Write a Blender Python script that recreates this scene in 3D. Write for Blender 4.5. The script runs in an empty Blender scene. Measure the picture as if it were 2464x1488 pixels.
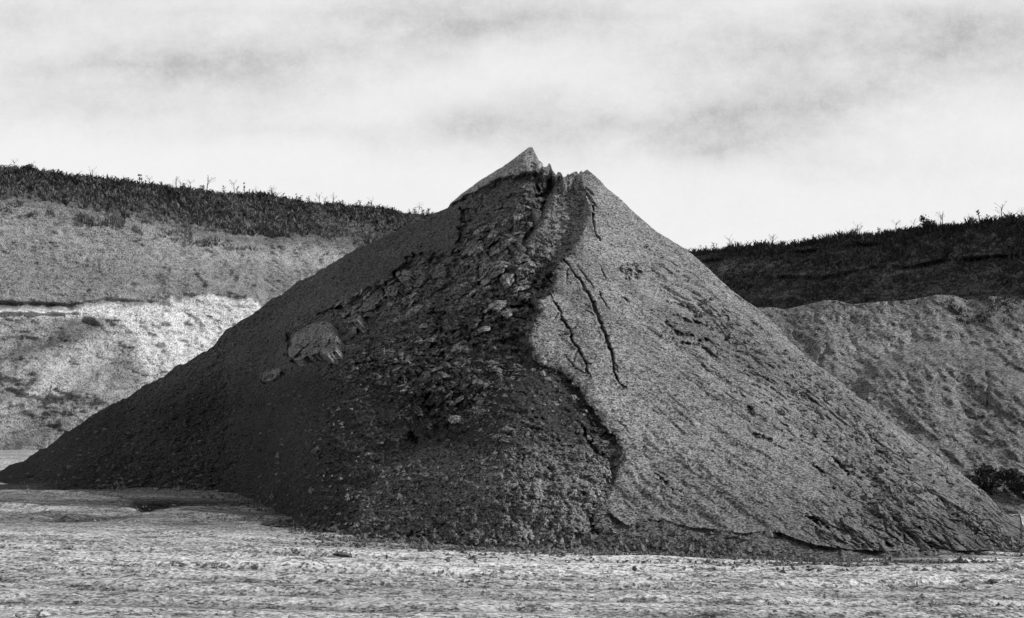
import bpy, math, random
import numpy as np
from mathutils import Vector

random.seed(7)
RNG = np.random.default_rng(7)
scene = bpy.context.scene
COL = scene.collection

# ------------------------------------------------------------------ camera, sky, sun, exposure
F, VH, UC, HC = 3422.0, 1000.0, 1232.0, 1.7      # focal length and horizon row in picture units, eye height in metres
cam_d = bpy.data.cameras.new('camera')
cam = bpy.data.objects.new('camera', cam_d)
COL.objects.link(cam)
cam.location = (0, 0, HC)
cam.rotation_euler = (math.radians(90), 0, 0)
cam_d.sensor_width = 36
cam_d.lens = 50
cam_d.shift_y = (1000 - 744) / 2464
cam_d.clip_start = 0.1
cam_d.clip_end = 9000
scene.camera = cam

SUN = Vector((0.86, -0.06, 0.50)).normalized()
SUN_EL = math.asin(SUN.z)
SUN_AZ = math.atan2(SUN.x, SUN.y)
sun_d = bpy.data.lights.new('sun', 'SUN')
sun_d.energy = 3.9
sun_d.angle = math.radians(3.0)
sun_d.color = (1, 1, 1)
sun = bpy.data.objects.new('sun', sun_d)
COL.objects.link(sun)
sun.rotation_euler = SUN.to_track_quat('Z', 'Y').to_euler()
sun.location = (40, -10, 30)

vs = scene.view_settings
vs.view_transform = 'Standard'
vs.look = 'None'
vs.exposure = 0.0
vs.gamma = 1
vs.use_curve_mapping = False


def px(u, v):
    return ((u - UC) / F, (VH - v) / F)


def build_world():
    w = bpy.data.worlds.new('World')
    scene.world = w
    w.use_nodes = True
    nt = w.node_tree
    N, L = nt.nodes, nt.links
    N.clear()
    out = N.new('ShaderNodeOutputWorld')
    bg = N.new('ShaderNodeBackground')
    L.new(bg.outputs[0], out.inputs[0])
    sky = N.new('ShaderNodeTexSky')
    sky.sky_type = 'NISHITA'
    sky.sun_disc = False
    sky.sun_elevation = SUN_EL
    sky.sun_rotation = SUN_AZ
    bw = N.new('ShaderNodeRGBToBW')
    L.new(sky.outputs[0], bw.inputs[0])

    def math_(op, a, b=None, c=None, clamp=False):
        n = N.new('ShaderNodeMath')
        n.operation = op
        n.use_clamp = clamp
        for i, x in enumerate((a, b, c)):
            if x is None:
                continue
            if isinstance(x, (int, float)):
                n.inputs[i].default_value = x
            else:
                L.new(x, n.inputs[i])
        return n.outputs[0]
    tc = N.new('ShaderNodeTexCoord')
    sep = N.new('ShaderNodeSeparateXYZ')
    L.new(tc.outputs['Generated'], sep.inputs[0])
    X, Y, Z = sep.outputs
    # high cloud sheet: directions projected on a plane overhead, so bands crowd towards the horizon
    zz = math_('ADD', math_('MAXIMUM', Z, 0.0), 0.14)
    cx = math_('DIVIDE', X, zz)
    cy = math_('DIVIDE', Y, zz)
    cv = N.new('ShaderNodeCombineXYZ')
    L.new(cx, cv.inputs[0]); L.new(cy, cv.inputs[1])
    mp = N.new('ShaderNodeMapping')
    mp.inputs['Rotation'].default_value = (0, 0, math.radians(14))
    mp.inputs['Scale'].default_value = (0.55, 0.85, 1)
    mp.inputs['Location'].default_value = (3.1, 1.7, 0)
    L.new(cv.outputs[0], mp.inputs[0])
    n1 = N.new('ShaderNodeTexNoise')
    n1.inputs['Scale'].default_value = 1.0
    n1.inputs['Detail'].default_value = 5
    n1.inputs['Roughness'].default_value = 0.5
    n1.inputs['Distortion'].default_value = 0.5
    L.new(mp.outputs[0], n1.inputs['Vector'])
    grey = math_('MULTIPLY', math_('SUBTRACT', n1.outputs[0], 0.47), 3.2, clamp=True)
    # the larger grey bands of this sky, in tangents of azimuth and elevation
    ysafe = math_('MAXIMUM', Y, 0.05)
    tx = math_('DIVIDE', X, ysafe)
    tz = math_('DIVIDE', Z, ysafe)
    pv = N.new('ShaderNodeCombineXYZ')
    L.new(tx, pv.inputs[0]); L.new(tz, pv.inputs[1])
    nd = N.new('ShaderNodeTexNoise')
    nd.inputs['Scale'].default_value = 7
    nd.inputs['Detail'].default_value = 6
    nd.inputs['Roughness'].default_value = 0.55
    L.new(pv.outputs[0], nd.inputs['Vector'])
    sub = N.new('ShaderNodeVectorMath'); sub.operation = 'SUBTRACT'
    L.new(nd.outputs['Color'], sub.inputs[0]); sub.inputs[1].default_value = (0.5, 0.5, 0.5)
    mul = N.new('ShaderNodeVectorMath'); mul.operation = 'MULTIPLY'
    L.new(sub.outputs[0], mul.inputs[0]); mul.inputs[1].default_value = (0.13, 0.045, 0)
    add = N.new('ShaderNodeVectorMath'); add.operation = 'ADD'
    L.new(pv.outputs[0], add.inputs[0]); L.new(mul.outputs[0], add.inputs[1])
    tot = None
    blobs = [(950, 85, 480, 75, -4, .50), (330, 165, 420, 60, -4, .50), (60, 50, 340, 90, 0, .22),
             (2150, 190, 520, 120, -8, .36), (2330, 90, 300, 90, -4, .36), (1560, 290, 560, 75, -5, .46),
             (1150, 290, 320, 55, -6, .30), (260, 275, 460, 40, -2, .32), (2050, 260, 300, 50, -6, .22),
             (620, 180, 260, 60, 3, .28), (1800, 110, 400, 55, -6, .36), (1750, 350, 320, 30, -3, .20),
             (1400, 40, 480, 60, 0, .30), (640, 330, 480, 30, -1, .15), (2000, 400, 420, 34, -2, .14), (500, 20, 700, 50, 0, .22), (2000, 10, 500, 40, 0, .2)]
    for (u, v, ru, rv, ang, a) in blobs:
        p = px(u, v)
        m = N.new('ShaderNodeMapping')
        m.vector_type = 'TEXTURE'
        m.inputs['Location'].default_value = (p[0], p[1], 0)
        m.inputs['Rotation'].default_value = (0, 0, math.radians(-ang))
        m.inputs['Scale'].default_value = (ru * 1.7 / F, rv * 2.4 / F, 1)
        L.new(add.outputs[0], m.inputs[0])
        g = N.new('ShaderNodeTexGradient')
        g.gradient_type = 'QUADRATIC_SPHERE'
        L.new(m.outputs[0], g.inputs[0])
        s = math_('MULTIPLY', g.outputs['Fac'], a * 1.25)
        tot = s if tot is None else math_('ADD', tot, s)
    front = math_('GREATER_THAN', Y, 0.06)
    tot = math_('MULTIPLY', tot, front)
    lowfade = math_('MULTIPLY', math_('SUBTRACT', Z, 0.10), 7.0, clamp=True)
    g2 = math_('MULTIPLY', math_('MULTIPLY', grey, lowfade), math_('SUBTRACT', 1.0, math_('MULTIPLY', front, 0.72)))
    tot = math_('ADD', tot, g2, clamp=True)
    fine = N.new('ShaderNodeTexNoise')
    fine.inputs['Scale'].default_value = 45
    fine.inputs['Detail'].default_value = 8
    fine.inputs['Roughness'].default_value = 0.95
    L.new(pv.outputs[0], fine.inputs['Vector'])
    mott = math_('MULTIPLY_ADD', fine.outputs[0], 1.5, 0.25)
    tot = math_('MULTIPLY', tot, mott)
    soft = N.new('ShaderNodeTexNoise')
    soft.inputs['Scale'].default_value = 9
    soft.inputs['Detail'].default_value = 5
    soft.inputs['Roughness'].default_value = 0.6
    ms = N.new('ShaderNodeMapping'); ms.inputs['Scale'].default_value = (1, 1.9, 1)
    L.new(pv.outputs[0], ms.inputs[0]); L.new(ms.outputs[0], soft.inputs['Vector'])
    tot = math_('MULTIPLY', tot, math_('MAXIMUM', math_('MULTIPLY_ADD', soft.outputs[0], 3.4, -0.65), 0.1))
    grn = math_('MULTIPLY', math_('SUBTRACT', fine.outputs[0], 0.5), 0.30)
    tot = math_('ADD', tot, math_('MULTIPLY', grn, front))
    cloud = math_('MAXIMUM', math_('MULTIPLY_ADD', tot, -0.42, 0.89), 0.50)
    # unseen sky overhead dimmed to weaken ambient light: clouds thin to clear sky
    clear = math_('MULTIPLY', bw.outputs[0], 0.06)
    gap = math_('MULTIPLY', math_('SUBTRACT', Z, 0.34), 2.6, clamp=True)
    gap = math_('MULTIPLY', gap, 0.80)
    mix = N.new('ShaderNodeMix')
    mix.data_type = 'FLOAT'
    L.new(gap, mix.inputs[0]); L.new(cloud, mix.inputs[2]); L.new(clear, mix.inputs[3])
    L.new(mix.outputs[0], bg.inputs[0])
    bg.inputs[1].default_value = 1.0


build_world()

# ------------------------------------------------------------------ numpy noise
def _hash(ix, iy, iz, seed):
    h = (ix.astype(np.int64) * 374761393 + iy.astype(np.int64) * 668265263 + iz.astype(np.int64) * 2147483647 + seed * 1274126177) & 0xFFFFFFFF
    h = ((h ^ (h >> 13)) * 1274126177) & 0xFFFFFFFF
    h = ((h ^ (h >> 16)) * 2246822519) & 0xFFFFFFFF
    h = h ^ (h >> 15)
    return (h & 0xFFFFFF).astype(np.float64) / 0xFFFFFF


def vnoise(x, y, seed=0):
    ix, iy = np.floor(x), np.floor(y)
    fx, fy = x - ix, y - iy
    ix = ix.astype(np.int64); iy = iy.astype(np.int64)
    z = np.zeros_like(ix)
    sx = fx * fx * fx * (fx * (fx * 6 - 15) + 10)
    sy = fy * fy * fy * (fy * (fy * 6 - 15) + 10)
    a = _hash(ix, iy, z, seed); b = _hash(ix + 1, iy, z, seed)
    c = _hash(ix, iy + 1, z, seed); d = _hash(ix + 1, iy + 1, z, seed)
    return (a + (b - a) * sx) * (1 - sy) + (c + (d - c) * sx) * sy - 0.5


def fbm(x, y, octs=5, gain=0.5, seed=0):
    s = np.zeros(np.broadcast(x, y).shape); a = 1.0; t = 0
    for o in range(octs):
        c, sn = math.cos(o * 1.1), math.sin(o * 1.1)
        s += a * vnoise((x * c - y * sn) * 2 ** o + 17.3 * o, (x * sn + y * c) * 2 ** o - 9.1 * o, seed + o)
        t += a; a *= gain
    return s / t * 2          # about -1..1


def ridged(x, y, octs=4, seed=0):
    s = 0; a = 1.0; t = 0
    for o in range(octs):
        n = 1 - np.abs(vnoise(x * 2 ** o + 5.1 * o, y * 2 ** o + 3.7 * o, seed + o)) * 4
        s = s + a * n; t += a; a *= 0.5
    return s / t


def worley(x, y, seed=0):
    """broken blocks: a random height and tilt per cell, with a joint between the cells"""
    ix = np.floor(x).astype(np.int64); iy = np.floor(y).astype(np.int64)
    f1 = np.full(x.shape, 9.0); f2 = np.full(x.shape, 9.0)
    hh = np.zeros(x.shape); z = np.zeros_like(ix)
    for dx in (-1, 0, 1):
        for dy in (-1, 0, 1):
            cx, cy = ix + dx, iy + dy
            rx = _hash(cx, cy, z, seed); ry = _hash(cx, cy, z + 1, seed)
            ox = x - (cx + rx); oy = y - (cy + ry)
            d = np.sqrt(ox * ox + oy * oy)
            h = (_hash(cx, cy, z + 2, seed) - 0.5) + ox * (_hash(cx, cy, z + 3, seed) - 0.5) * 1.6 + oy * (_hash(cx, cy, z + 4, seed) - 0.5) * 1.6
            m = d < f1
            f2 = np.where(m, f1, np.minimum(f2, d))
            hh = np.where(m, h, hh)
            f1 = np.where(m, d, f1)
    e = np.clip((f2 - f1) / 0.14, 0, 1)
    return hh * e - (1 - e) * 0.55


def sstep(a, b, x):
    t = np.clip((x - a) / (b - a), 0, 1)
    return t * t * (3 - 2 * t)


def seg_dist(U, V, pts):
    """distance to a polyline, position along it 0..1"""
    best = np.full(U.shape, 1e9); along = np.zeros(U.shape)
    P = np.array(pts, float)
    ln = np.hypot(*(P[1:] - P[:-1]).T); tot = ln.sum(); acc = 0
    for i in range(len(P) - 1):
        a, b = P[i], P[i + 1]
        d = b - a
        t = np.clip(((U - a[0]) * d[0] + (V - a[1]) * d[1]) / (d @ d), 0, 1)
        q = np.hypot(U - a[0] - t * d[0], V - a[1] - t * d[1])
        m = q < best
        best = np.where(m, q, best); along = np.where(m, (acc + t * ln[i]) / tot, along)
        acc += ln[i]
    return best, along


def inside(U, V, pts):
    c = np.zeros(U.shape, bool)
    n = len(pts)
    for i in range(n):
        x1, y1 = pts[i]; x2, y2 = pts[(i + 1) % n]
        if y1 == y2:
            continue
        m = ((y1 > V) != (y2 > V)) & (U < (x2 - x1) * (V - y1) / (y2 - y1) + x1)
        c ^= m
    return c


def crop(ox, oy, pts):
    """points measured in an enlarged view, brought to the common picture units"""
    return [(ox / 1.438 + x / 2.9515, oy / 1.438 + y / 2.9515) for x, y in pts]


# ------------------------------------------------------------------ object helpers
def tag(o, label=None, cat=None, group=None, kind=None):
    if label: o['label'] = label
    if cat: o['category'] = cat
    if group: o['group'] = group
    if kind: o['kind'] = kind
    return o


def empty(name, loc):
    o = bpy.data.objects.new(name, None)
    o.empty_display_size = 0.3
    o.location = loc
    COL.objects.link(o)
    return o


def mesh_np(name, co, faces, mat, parent=None, tone=None, smooth=True):
    me = bpy.data.meshes.new(name)
    faces = np.asarray(faces, np.int32)
    nf, k = faces.shape
    if parent is not None:
        co = co - np.array(parent.location)
    me.vertices.add(len(co)); me.vertices.foreach_set('co', np.ascontiguousarray(co, np.float32).ravel())
    me.loops.add(nf * k); me.loops.foreach_set('vertex_index', faces.ravel())
    me.polygons.add(nf)
    me.polygons.foreach_set('loop_start', np.arange(0, nf * k, k, dtype=np.int32))
    me.polygons.foreach_set('use_smooth', np.full(nf, smooth))
    if tone is not None:
        at = me.attributes.new('tone', 'FLOAT', 'POINT')
        at.data.foreach_set('value', np.ascontiguousarray(tone, np.float32))
    me.update(calc_edges=True)
    me.materials.append(mat)
    o = bpy.data.objects.new(name, me)
    COL.objects.link(o)
    if parent is not None:
        o.parent = parent
    return o


def grid_faces(nr, nc):
    i = np.arange(nr * nc).reshape(nr, nc)
    return np.stack([i[:-1, :-1], i[:-1, 1:], i[1:, 1:], i[1:, :-1]], -1).reshape(-1, 4)


def submesh(name, co, faces, sel, mat, parent, tone, smooth=True):
    f = faces[sel]
    used, inv = np.unique(f, return_inverse=True)
    return mesh_np(name, co[used], inv.reshape(-1, 4), mat, parent, tone[used], smooth)


# ------------------------------------------------------------------ materials (all neutral grey: the photograph is black and white)
def soil(name, grey, grain=40.0, grain_amt=0.5, patch=0.25, patch_scale=0.8, stretch=(1, 1, 1), rot=(0, 0, 0), bump=0.02, tone=True, mid=6.0, mid_amt=0.35, dark=0.0, grit=1.4):
    m = bpy.data.materials.new(name)
    m.use_nodes = True
    nt = m.node_tree
    N, L = nt.nodes, nt.links
    b = N['Principled BSDF']
    b.inputs['Roughness'].default_value = 0.95
    b.inputs['Specular IOR Level'].default_value = 0.1
    geo = N.new('ShaderNodeNewGeometry')
    mp = N.new('ShaderNodeMapping')
    mp.inputs['Scale'].default_value = stretch
    mp.inputs['Rotation'].default_value = rot
    L.new(geo.outputs['Position'], mp.inputs[0])

    def noise(scale, det, rough, vec):
        n = N.new('ShaderNodeTexNoise')
        n.inputs['Scale'].default_value = scale
        n.inputs['Detail'].default_value = det
        n.inputs['Roughness'].default_value = rough
        L.new(vec, n.inputs['Vector'])
        return n.outputs[0]

    def ma(op, a, c, d=None, clamp=False):
        n = N.new('ShaderNodeMath'); n.operation = op; n.use_clamp = clamp
        for i, x in enumerate((a, c, d)):
            if x is None: continue
            if isinstance(x, (int, float)): n.inputs[i].default_value = x
            else: L.new(x, n.inputs[i])
        return n.outputs[0]
    g = noise(grain, 2, 0.7, geo.outputs['Position'])
    g = ma('MULTIPLY', ma('SUBTRACT', g, 0.5), 2 * grain_amt * 2.2)
    p = noise(patch_scale, 5, 0.6, mp.outputs[0])
    p = ma('MULTIPLY', ma('SUBTRACT', p, 0.5), 2 * patch * 2)
    md = noise(mid, 4, 0.65, mp.outputs[0])
    md = ma('MULTIPLY', ma('SUBTRACT', md, 0.5), 2 * mid_amt * 2)
    vo = N.new('ShaderNodeTexVoronoi')
    vo.inputs['Scale'].default_value = grain * 0.95
    L.new(geo.outputs['Position'], vo.inputs['Vector'])
    sc = N.new('ShaderNodeSeparateColor'); L.new(vo.outputs['Color'], sc.inputs[0])
    g = ma('ADD', g, ma('MULTIPLY', ma('SUBTRACT', sc.outputs[0], 0.5), grit))
    f = ma('ADD', ma('ADD', ma('ADD', g, p), md), 1.0)
    if dark:
        dn = noise(mid * 1.3, 3, 0.6, mp.outputs[0])
        dn = ma('MULTIPLY', ma('SUBTRACT', 0.44, dn), 9.0, clamp=True)
        f = ma('MULTIPLY', f, ma('SUBTRACT', 1.0, ma('MULTIPLY', dn, dark)))
    f = ma('MAXIMUM', f, 0.14)
    if tone:
        at = N.new('ShaderNodeAttribute'); at.attribute_name = 'tone'
        f = ma('MULTIPLY', f, at.outputs['Fac'])
    f = ma('MINIMUM', ma('MULTIPLY', f, grey), 0.85)
    cc = N.new('ShaderNodeCombineColor')
    for i in range(3): L.new(f, cc.inputs[i])
    L.new(cc.outputs[0], b.inputs['Base Color'])
    bn = noise(grain * 0.55, 4, 0.75, mp.outputs[0])
    bp = N.new('ShaderNodeBump')
    bp.inputs['Strength'].default_value = 1.0
    bp.inputs['Distance'].default_value = bump
    L.new(bn, bp.inputs['Height'])
    L.new(bp.outputs[0], b.inputs['Normal'])
    return m


def plain(name, grey, var=0.35, scale=9.0):
    m = bpy.data.materials.new(name)
    m.use_nodes = True
    N, L = m.node_tree.nodes, m.node_tree.links
    b = N['Principled BSDF']
    b.inputs['Roughness'].default_value = 0.8
    b.inputs['Specular IOR Level'].default_value = 0.15
    geo = N.new('ShaderNodeNewGeometry')
    n = N.new('ShaderNodeTexNoise'); n.inputs['Scale'].default_value = scale; n.inputs['Detail'].default_value = 3
    L.new(geo.outputs['Position'], n.inputs['Vector'])
    r = N.new('ShaderNodeMapRange')
    r.inputs['From Min'].default_value = 0.3; r.inputs['From Max'].default_value = 0.7
    r.inputs['To Min'].default_value = grey * (1 - var); r.inputs['To Max'].default_value = grey * (1 + var)
    L.new(n.outputs[0], r.inputs[0])
    cc = N.new('ShaderNodeCombineColor')
    for i in range(3): L.new(r.outputs[0], cc.inputs[i])
    L.new(cc.outputs[0], b.inputs['Base Color'])
    return m


RIGHT_ROT = (0, math.radians(38), 0)
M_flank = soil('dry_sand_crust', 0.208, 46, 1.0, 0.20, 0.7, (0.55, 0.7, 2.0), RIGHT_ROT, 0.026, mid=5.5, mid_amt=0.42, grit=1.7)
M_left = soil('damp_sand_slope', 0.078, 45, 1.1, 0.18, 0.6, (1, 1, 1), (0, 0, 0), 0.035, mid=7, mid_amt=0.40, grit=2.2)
M_scar = soil('freshly_broken_sand', 0.105, 42, 1.1, 0.35, 1.3, (1, 1, 1), (0, 0, 0), 0.045, mid=8, mid_amt=0.7, grit=2.0)
M_fan = soil('loose_fallen_sand', 0.120, 42, 1.1, 0.25, 0.8, (1, 1, 1), (0, 0, 0), 0.03, mid=8, mid_amt=0.5, grit=2.0)
M_slab = soil('crust_slab', 0.195, 45, 1.1, 0.3, 1.2, (1, 1, 1), (0, 0, 0), 0.03, tone=False, mid=9, mid_amt=0.5, grit=1.8)
M_clod = soil('clod_sand', 0.120, 45, 0.8, 0.15, 1.2, (1, 1, 1), (0, 0, 0), 0.02, tone=False, mid=9, mid_amt=0.2)
M_ground = soil('pale_dusty_ground', 0.46, 30, 0.7, 0.22, 0.5, (0.5, 1.0, 1), (0, 0, math.radians(-2)), 0.035, mid=5.0, mid_amt=0.50, dark=0.6, grit=1.3)
M_lbank = soil('pale_quarry_face', 0.42, 18, 0.9, 0.20, 0.3, (1, 1, 1.8), (0, 0, 0), 0.07, mid=2.6, mid_amt=0.42, grit=0.8)
M_rbank = soil('overgrown_bank_soil', 0.080, 18, 1.0, 0.35, 0.3, (0.5, 0.5, 2), (0, 0, 0), 0.08, mid=2.2, mid_amt=0.8, grit=1.4)
M_spoil = soil('spoil_bank_soil', 0.178, 26, 1.0, 0.30, 0.4, (1, 1, 1), (0, 0, 0), 0.05, mid=3, mid_amt=0.5, grit=1.4)
M_grass = plain('dry_weed_leaves', 0.095, 0.85, 2.2)
M_grass_d = plain('dark_weed_leaves', 0.045, 0.5, 1.3)
M_weed = plain('weed_stalks', 0.05, 0.4, 4)
M_bark = plain('twig_bark', 0.06, 0.3, 8)

GT = 0.02            # the ground falls gently towards the right


def ground_z(x, y):
    return -GT * x


def ground_Y(u, v):
    return HC * F / np.maximum((v - VH) - GT * (u - UC), 2.0)


# ------------------------------------------------------------------ ground: one sheet to the horizon
def build_ground():
    ys = np.concatenate([np.linspace(-40, 7.5, 24), 5817 / np.linspace(5817 / 7.8, 5817 / 62, 450), np.geomspace(66, 3500, 46)])
    cs = np.linspace(-1, 1, 660)
    T, Yg = np.meshgrid(cs, ys)
    half = 0.52 * np.maximum(Yg, 7.5) + 4 + np.where(Yg < 7.5, (7.5 - Yg) * 1.0, 0) + np.maximum(Yg - 60, 0) * 1.0
    X = T * half
    near = np.clip((Yg - 2) / 5, 0, 1) * np.clip((80 - Yg) / 30, 0, 1)
    wx = X + 0.5 * fbm(X * 0.3, Yg * 0.3, 3, seed=3)
    wy = Yg + 0.35 * fbm(X * 0.25 + 9, Yg * 0.3, 3, seed=4)
    h = 0.060 * fbm(wx * 0.18, wy * 0.75, 4, seed=11)
    lump = np.clip(fbm(X * 0.16 + 4, Yg * 0.4, 3, seed=21) + 0.1, 0, 1)
    rg = ridged(wx * 0.35 + wy * 0.05, wy * 2.3, 4, seed=12)
    h += 0.035 * np.clip(rg, -0.4, 1) * (0.4 + lump)
    h += 0.022 * fbm(wx * 1.6, wy * 3.0, 5, 0.6, seed=13) * (0.4 + 1.8 * lump)
    h += 0.03 * np.clip(worley(X * 2.6, Yg * 3.4, seed=14), -.3, .6) * np.clip(lump * 1.5, 0, 1)
    h += 0.075 * np.clip(fbm(X * 2.3, Yg * 2.6, 4, .6, seed=16) - 0.22, 0, 1) * (0.25 + 1.7 * lump)
    rut_t = np.zeros_like(X); berm_t = np.zeros_like(X)
    MARKS = [([(0, 1337), (60, 1343), (170, 1356), (300, 1366), (325, 1350)], .12, .05), ([(203, 1312), (270, 1322), (340, 1330)], .14, .04), ([(542, 1354), (640, 1357), (711, 1357), (834, 1360)], .12, .05),
             ([(640, 1330), (760, 1334), (860, 1340)], .12, .03), ([(1024, 1424), (1139, 1432), (1241, 1434)], .10, .04), ([(81, 1234), (244, 1227), (373, 1210), (440, 1207)], .5, .07), ([(169, 1251), (271, 1241), (356, 1217)], .45, .07),
             ([(420, 1262), (520, 1255), (640, 1262)], .4, .05), ([(2097, 1413), (2144, 1410)], .2, .06), ([(2137, 1417), (2260, 1424), (2374, 1420)], .15, .04), ([(2185, 1454), (2300, 1454)], .15, .05), ([(2334, 1390), (2462, 1393)], .12, .04),
             ([(1855, 1385), (2000, 1388)], .12, .04), ([(1630, 1388), (1700, 1386)], .14, .05), ([(200, 1474), (330, 1470), (420, 1466)], .10, .05), ([(1210, 1466), (1250, 1466)], .12, .06), ([(1620, 1465), (1690, 1462)], .12, .06),
             ([(0, 1400), (200, 1412), (420, 1418)], .10, .03), ([(850, 1468), (960, 1472)], .1, .04), ([(1850, 1368), (1990, 1372), (2100, 1370)], .12, .04)]
    for pts, wd, dp in MARKS:
        g = [((u - UC) / F * float(ground_Y(u, v)), float(ground_Y(u, v))) for u, v in pts]
        dd, _ = seg_dist(X, Yg + 0.12 * fbm(X * 1.3, Yg * 1.3, 3, seed=34), g)
        k = np.exp(-(dd / wd) ** 2) * np.clip(.7 + .9 * fbm(X * 1.8, Yg * 3, 3, seed=35), 0, 1.2)
        h -= dp * k; rut_t = np.maximum(rut_t, np.clip(k, 0, 1))
    # wheel ruts crossing the yard
    for (a, b, c, d) in ((14.9, -0.035, 0.004, .05), (16.8, -0.02, 0.003, .045), (15.9, 0.03, -0.002, .03), (13.1, 0.01, 0.002, .04), (12.3, -0.03, 0.001, .03), (23.5, -0.12, .004, .07), (25.6, -0.16, .004, .07), (27.4, -0.2, .004, .06), (14.2, .10, .022, .05), (15.1, .115, .024, .05), (16.4, -.16, .018, .045), (17.6, -.18, .02, .045), (19.5, -.25, .01, .06), (20.6, -.27, .01, .06)):
        yy = a + b * X + c * X * X + 0.25 * fbm(X * 0.25 + a, X * 0 + a, 3, seed=31)
        br = np.clip(0.45 + 1.6 * fbm(X * 0.45 + a * 3, X * 0 + 2, 3, seed=33), 0, 1)
        q = (Yg - yy) / 0.16
        rut_t = np.maximum(rut_t, br * np.exp(-q * q)); berm_t = np.maximum(berm_t, br * np.exp(-(q - 2) ** 2))
        h += 1.3 * d * br * (-np.exp(-q * q) + 0.6 * np.exp(-(q - 2) ** 2) + 0.4 * np.exp(-(q + 2) ** 2))
    Z = ground_z(X, Yg) + h * near
    Z = np.where(Yg > 120, -GT * np.clip(X, -60, 60), Z)
    # packed damp tracks are darker than the blown dust; heap's shade painted in with damp dark soil along its left foot
    tr = fbm(wx * 0.10 + 2, (wy + 0.04 * X) * 0.7 + 7, 5, 0.62, seed=41)
    tone = 1.0 + 0.50 * tr - 0.45 * np.clip(-h * 9, 0, 1)
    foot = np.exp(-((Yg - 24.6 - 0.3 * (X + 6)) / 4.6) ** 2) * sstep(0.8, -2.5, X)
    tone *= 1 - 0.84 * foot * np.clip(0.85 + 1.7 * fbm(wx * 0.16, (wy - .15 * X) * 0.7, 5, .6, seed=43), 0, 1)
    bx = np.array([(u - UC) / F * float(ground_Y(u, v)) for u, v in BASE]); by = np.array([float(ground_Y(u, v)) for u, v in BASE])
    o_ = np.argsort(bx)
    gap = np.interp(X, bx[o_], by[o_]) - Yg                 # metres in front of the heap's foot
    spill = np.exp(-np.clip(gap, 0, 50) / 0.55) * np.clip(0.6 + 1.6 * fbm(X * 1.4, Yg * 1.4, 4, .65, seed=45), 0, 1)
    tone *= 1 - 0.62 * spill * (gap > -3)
    lines = ridged(wx * 0.13 + 3, (wy + 0.03 * X - 0.006 * X * X) * 1.3, 4, seed=46)
    tone *= (1 - 0.50 * rut_t * near) * (1 + 0.18 * berm_t * near)
    tone *= 1 - 0.38 * np.clip(lines - 0.25, 0, 1) * near
    tone *= 1 - 0.28 * lump * np.clip(fbm(wx * 0.5, wy * 2.4, 3, seed=44) * 1.5, 0, 1)
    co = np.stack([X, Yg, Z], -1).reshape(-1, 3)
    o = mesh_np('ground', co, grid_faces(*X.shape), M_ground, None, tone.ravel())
    tag(o, kind='structure')



# ------------------------------------------------------------------ the heap
TOP = [(-95, 1146), (-40, 1139), (0, 1130), (61, 1108.7), (85, 1088), (112, 1075), (156, 1041), (203, 1014), (217, 1000), (251, 983),
       (300, 961), (340, 935), (395, 905), (420, 880), (470, 862), (520, 825), (540, 800), (562, 785), (590, 765), (620, 748), (655, 722), (700, 690),
       (780, 645), (870, 592), (960, 553), (1050, 514), (1078, 500), (1083, 490), (1110, 468), (1160, 432), (1210, 400), (1250, 371),
       (1273, 354), (1281, 354), (1290, 372), (1297, 386), (1305, 392), (1307, 401), (1317, 400), (1320, 393), (1324, 393), (1329, 409),
       (1339, 421), (1342, 413), (1351, 416), (1354, 426), (1363, 424), (1366, 417), (1369, 421), (1380, 414), (1388, 411), (1392, 419), (1398, 408),
       (1402, 414), (1412, 408), (1424, 417), (1441, 431), (1461, 455), (1488, 475), (1512, 497), (1532, 516), (1580, 557),
       (1624, 584), (1654, 603), (1714, 655), (1758, 696), (1798, 726), (1822, 741), (1860, 777), (1900, 818), (1934, 852),
       (1968, 882), (2008, 906), (2056, 945), (2120, 997), (2200, 1060), (2290, 1122), (2334, 1159), (2374, 1187), (2400, 1213),
       (2412, 1230), (2435, 1240), (2455, 1237), (2460, 1262), (2500, 1292), (2560, 1322), (2640, 1338)]
BASE = [(-95, 1172), (0, 1178), (100, 1180), (300, 1180), (600, 1188), (645, 1228), (690, 1268), (760, 1290), (834, 1299), (987, 1311),
        (1089, 1318), (1207, 1323), (1400, 1326), (1648, 1337), (1968, 1353), (2171, 1354), (2462, 1345), (2640, 1345)]
TOPY = [(-95, 36.3), (0, 36.8), (500, 36.0), (900, 33.2), (1083, 31.6), (1277, 30.0), (1412, 29.6)]

E_LINE = [(1398, 405), (1399, 430), (1406, 450), (1414, 482), (1416, 516), (1407, 533), (1404, 556), (1390, 572), (1377, 600), (1350, 622), (1337, 652),
          (1334, 682), (1326, 705), (1312, 716), (1290, 722), (1297, 746), (1288, 775), (1282, 790), (1270, 824), (1279, 848), (1297, 875), (1333, 886),
          (1357, 902), (1394, 939), (1410, 968), (1431, 985), (1444, 1022), (1478, 1052), (1499, 1075), (1493, 1109), (1482, 1143),
          (1475, 1173), (1446, 1220), (1424, 1248)]
U_LINE = [(1424, 1262), (1424, 1244), (1444, 1238), (1468, 1237), (1488, 1251), (1509, 1265), (1546, 1251), (1556, 1246), (1580, 1254), (1597, 1248), (1627, 1261),
          (1668, 1271), (1730, 1275), (1791, 1285), (1839, 1278), (1880, 1283), (1924, 1300), (1968, 1312), (2036, 1322), (2137, 1326),
          (2239, 1322), (2330, 1326), (2470, 1318)]
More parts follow.
